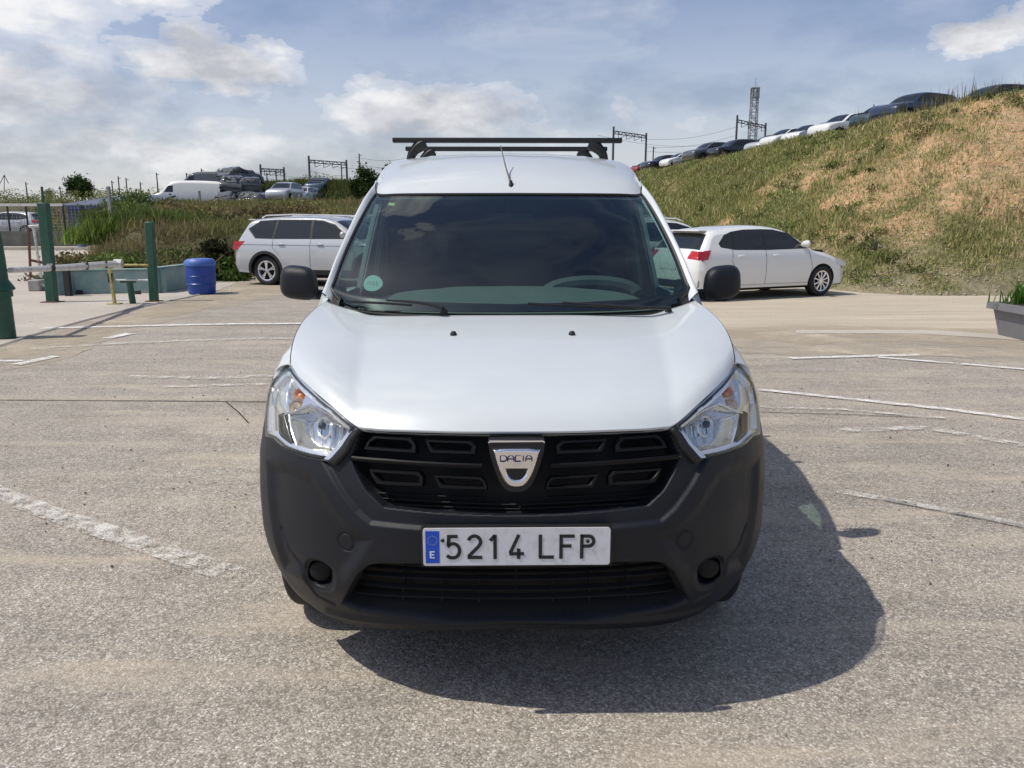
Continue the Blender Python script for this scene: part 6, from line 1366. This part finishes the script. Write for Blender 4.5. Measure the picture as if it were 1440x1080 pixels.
for k, (px, py, Y, r_, h, c1, c2_, lb) in enumerate(sl):
    x = xat(px, Y, 1); z = float(zfull(np.array([x]), np.array([Y]))[0]); dens_ = 2600 if Y < 26 else 1900
    shrub(x, Y, z - .05, r_, r_ * .7, h, dens_, (c1, c2_), lb, ls=.045 + .0011 * Y, upright=(k in (2, 3, 4, 5)), seed=k, group='bushes and weed clumps on the left slope')
n = 80000; x = RNG.uniform(-34, -3, n); Y = 18 + 50 * RNG.random(n) ** 2.1; z = zfull(x, Y); kp_ = (zl(x, Y) > .12); x, Y, z = x[kp_], Y[kp_], z[kp_]; q = np.stack([x, Y], 1); nn = vnoise(q, .5, 61); n3 = vnoise(q, 1.5, 62)
cc = np.array((.23, .165, .10)) * (1 - nn)[:, None] * 1.2 + np.array((.13, .17, .05)) * nn[:, None] * 1.2; cc *= (.6 + .8 * n3)[:, None]
tagk(mkv('slope_weeds', [blades(np.stack([x, Y, z], 1), .10 + .45 * sm((n3 - .4) / .3), .006 + .0004 * Y, cc, 3, .06 + .004 * Y)]))
# grassy rise left of the van and scrub along the skyline
n = 22000; x = RNG.uniform(-31, 6, n); Y = RNG.uniform(66, 84, n); z = zfull(x, Y); q = np.stack([x, Y], 1); nn = vnoise(q, .3, 63)
cc = np.array((.17, .17, .07)) * (1 - nn)[:, None] + np.array((.09, .12, .035)) * nn[:, None]; tagk(mkv('rise_grass', [blades(np.stack([x, Y, z], 1), .3 + .5 * nn, np.full(n, .04), cc, 3, np.full(n, .25))]))
n = 60000; x = RNG.uniform(-120, -22, n); Y = RNG.uniform(92, 108, n); q = np.stack([x, Y * 0], 1); top = .6 + 2.0 * vnoise(q, .18, 64) + .9 * vnoise(q, .7, 65) ; z = zl(x, Y) + RNG.random(n) * top
cc = np.array((.19, .21, .08)) * RNG.uniform(.6, 1.4, (n, 1)); tagk(mkv('skyline_scrub', [leaves(np.stack([x, Y, z], 1), np.full(n, .12), cc)]))
# trees
def tree(px, pyb, Y, pyt, wpx, label, n=5000, c1=gD, c2=(.06, .09, .03), name='tree', ls=None, low=.15):
    r = np.random.default_rng(int(px)); x = xat(px, Y, 4); zt2_ = at(px, pyt, Y)[2]; zb_ = at(px, pyb, Y)[2]; h = zt2_ - zb_; R_ = wpx / 2 / F * Y
    o = empty(name, (x, Y, zb_), label=label, cat='tree'); mb = MB(); mb.tube([(0, 0, -1), (0.05, 0, h * .3), (0, 0.02, h * .75)], [.07 * h * .5, .05 * h * .5, .02 * h * .5], 7)
    ncl = 26; cc_ = r.normal(0, 1, (ncl, 3)); cc_ /= np.linalg.norm(cc_, axis=1, keepdims=True); cc_ *= r.uniform(.3, .9, (ncl, 1)); cen_ = np.array([0, 0, h * (.5 + low)]); ext = np.array([R_ * .8, R_ * .7, h * (.5 - low) * .85 + .1])
    cl = cc_ * ext + cen_
    for q_ in cl[:12]: mb.tube([(0, 0, h * .25), tuple(q_ * .6), tuple(q_)], [.02 * h, .012 * h, .005 * h], 5)
    mb.build('trunk', M_bark, o); k = r.integers(0, ncl, n); P = cl[k] + r.normal(0, 1, (n, 3)) * R_ * .17; tone = r.uniform(.6, 1.5, ncl)[k][:, None]; w_ = r.random((n, 1)); col = (np.array(c1) * w_ + np.array(c2) * (1 - w_)) * tone
    mkv('crown', [leaves(P, np.full(n, ls or R_ * .07), col, r)], o); return o
tree(115, 277, 100, 249, 48, 'round dark green tree on the skyline behind the shed', 6000, low=.02)
tree(318, 262, 95, 239, 30, 'small green tree rising behind the scrap heap', 3500, (.06, .10, .025), (.09, .13, .04))
tree(519, 304, 62, 233, 54, 'dark bushy tree beside the left pillar of the van, left crown', 15000, low=-.05); tree(545, 304, 63, 229, 56, 'dark bushy tree half hidden behind the van roof corner, right crown', 15000, low=-.05)
tree(70, 280, 110, 266, 22, 'tiny pale bush on the skyline left of the round tree', 1500, (.12, .14, .05), (.16, .17, .07), low=-.1)
# planter plant
r = np.random.default_rng(3); P0 = np.array([cx, cy, h]) if False else None
pc = np.array([xat(1440, Yq + .25, .4) + .22, Yq + .25, vlen(1440, 430, Yq)]); n = 240; a = r.uniform(0, 2 * math.pi, n); parts = [blades(pc + np.stack([r.normal(0, .16, n), r.normal(0, .12, n), 0 * a], 1), r.uniform(.16, .34, n), np.full(n, .011), np.tile((.07, .16, .03), (n, 1)), 4, np.full(n, .03), .28, r)]
o = mkv('plant_foliage', parts, pl)
# small twiggy dead branch lying on the bank
mb = MB(); b0 = at(1232, 352, 17.5)
for k in range(9): a = k * .7; e = b0 + np.array([math.cos(a) * .35 - .3, .1 * math.sin(a), .25 + .2 * math.sin(a * 1.7)]); mb.tube([b0, (b0 + e) / 2 + [0, 0, .05], e], [.012, .008, .003], 4)
tag(mb.build('dead_branch', M_bark), 'dark dead twiggy branch low on the grass bank', 'branch')
# pebbles and dry litter on the yard
n = 700; Y = 3.0 + 14 * RNG.random(n) ** 1.2; x = RNG.uniform(-.8, .8, n) * Y * .95; kp_ = ~((np.abs(x) < 1.1) & (Y < 6.8)); x, Y = x[kp_], Y[kp_]; n = len(x); s_ = RNG.uniform(.003, .009, n); O = oct_[None] * RNG.uniform(.6, 1.2, (n, 6, 1)) * s_[:, None, None] + np.stack([x, Y, s_ * .3 + .004], 1)[:, None]
tagk(mk('grit', O.reshape(-1, 3), (of_[None] + np.arange(n)[:, None, None] * 6).reshape(-1, 3).astype(np.int32), M_leaf, smooth=False, col=np.repeat(np.array((.30, .27, .22)) * RNG.uniform(.35, 1.4, (n, 1)), 6, 0)))
# put every empty and loose mesh at its own foot
bpy.context.view_layer.update()
for o in [o for o in bpy.data.objects if o.parent is None and o.type in ('EMPTY', 'MESH') and o.get('kind') not in ('structure', 'stuff') and tuple(o.location) == (0, 0, 0)]:
    ms = [o] if o.type == 'MESH' else [c for c in o.children_recursive if c.type == 'MESH']
    if not ms: continue
    bb = np.array([tuple(m_.matrix_world @ Vector(c)) for m_ in ms for c in m_.bound_box]); f_ = Vector(((bb[:, 0].min() + bb[:, 0].max()) / 2, (bb[:, 1].min() + bb[:, 1].max()) / 2, bb[:, 2].min()))
    if o.type == 'MESH': o.data.transform(Matrix.Translation(-f_)); o.location = f_
    else:
        o.location = f_
        for c in o.children: c.location = Vector(c.location) - f_
print('objects', len(bpy.data.objects))
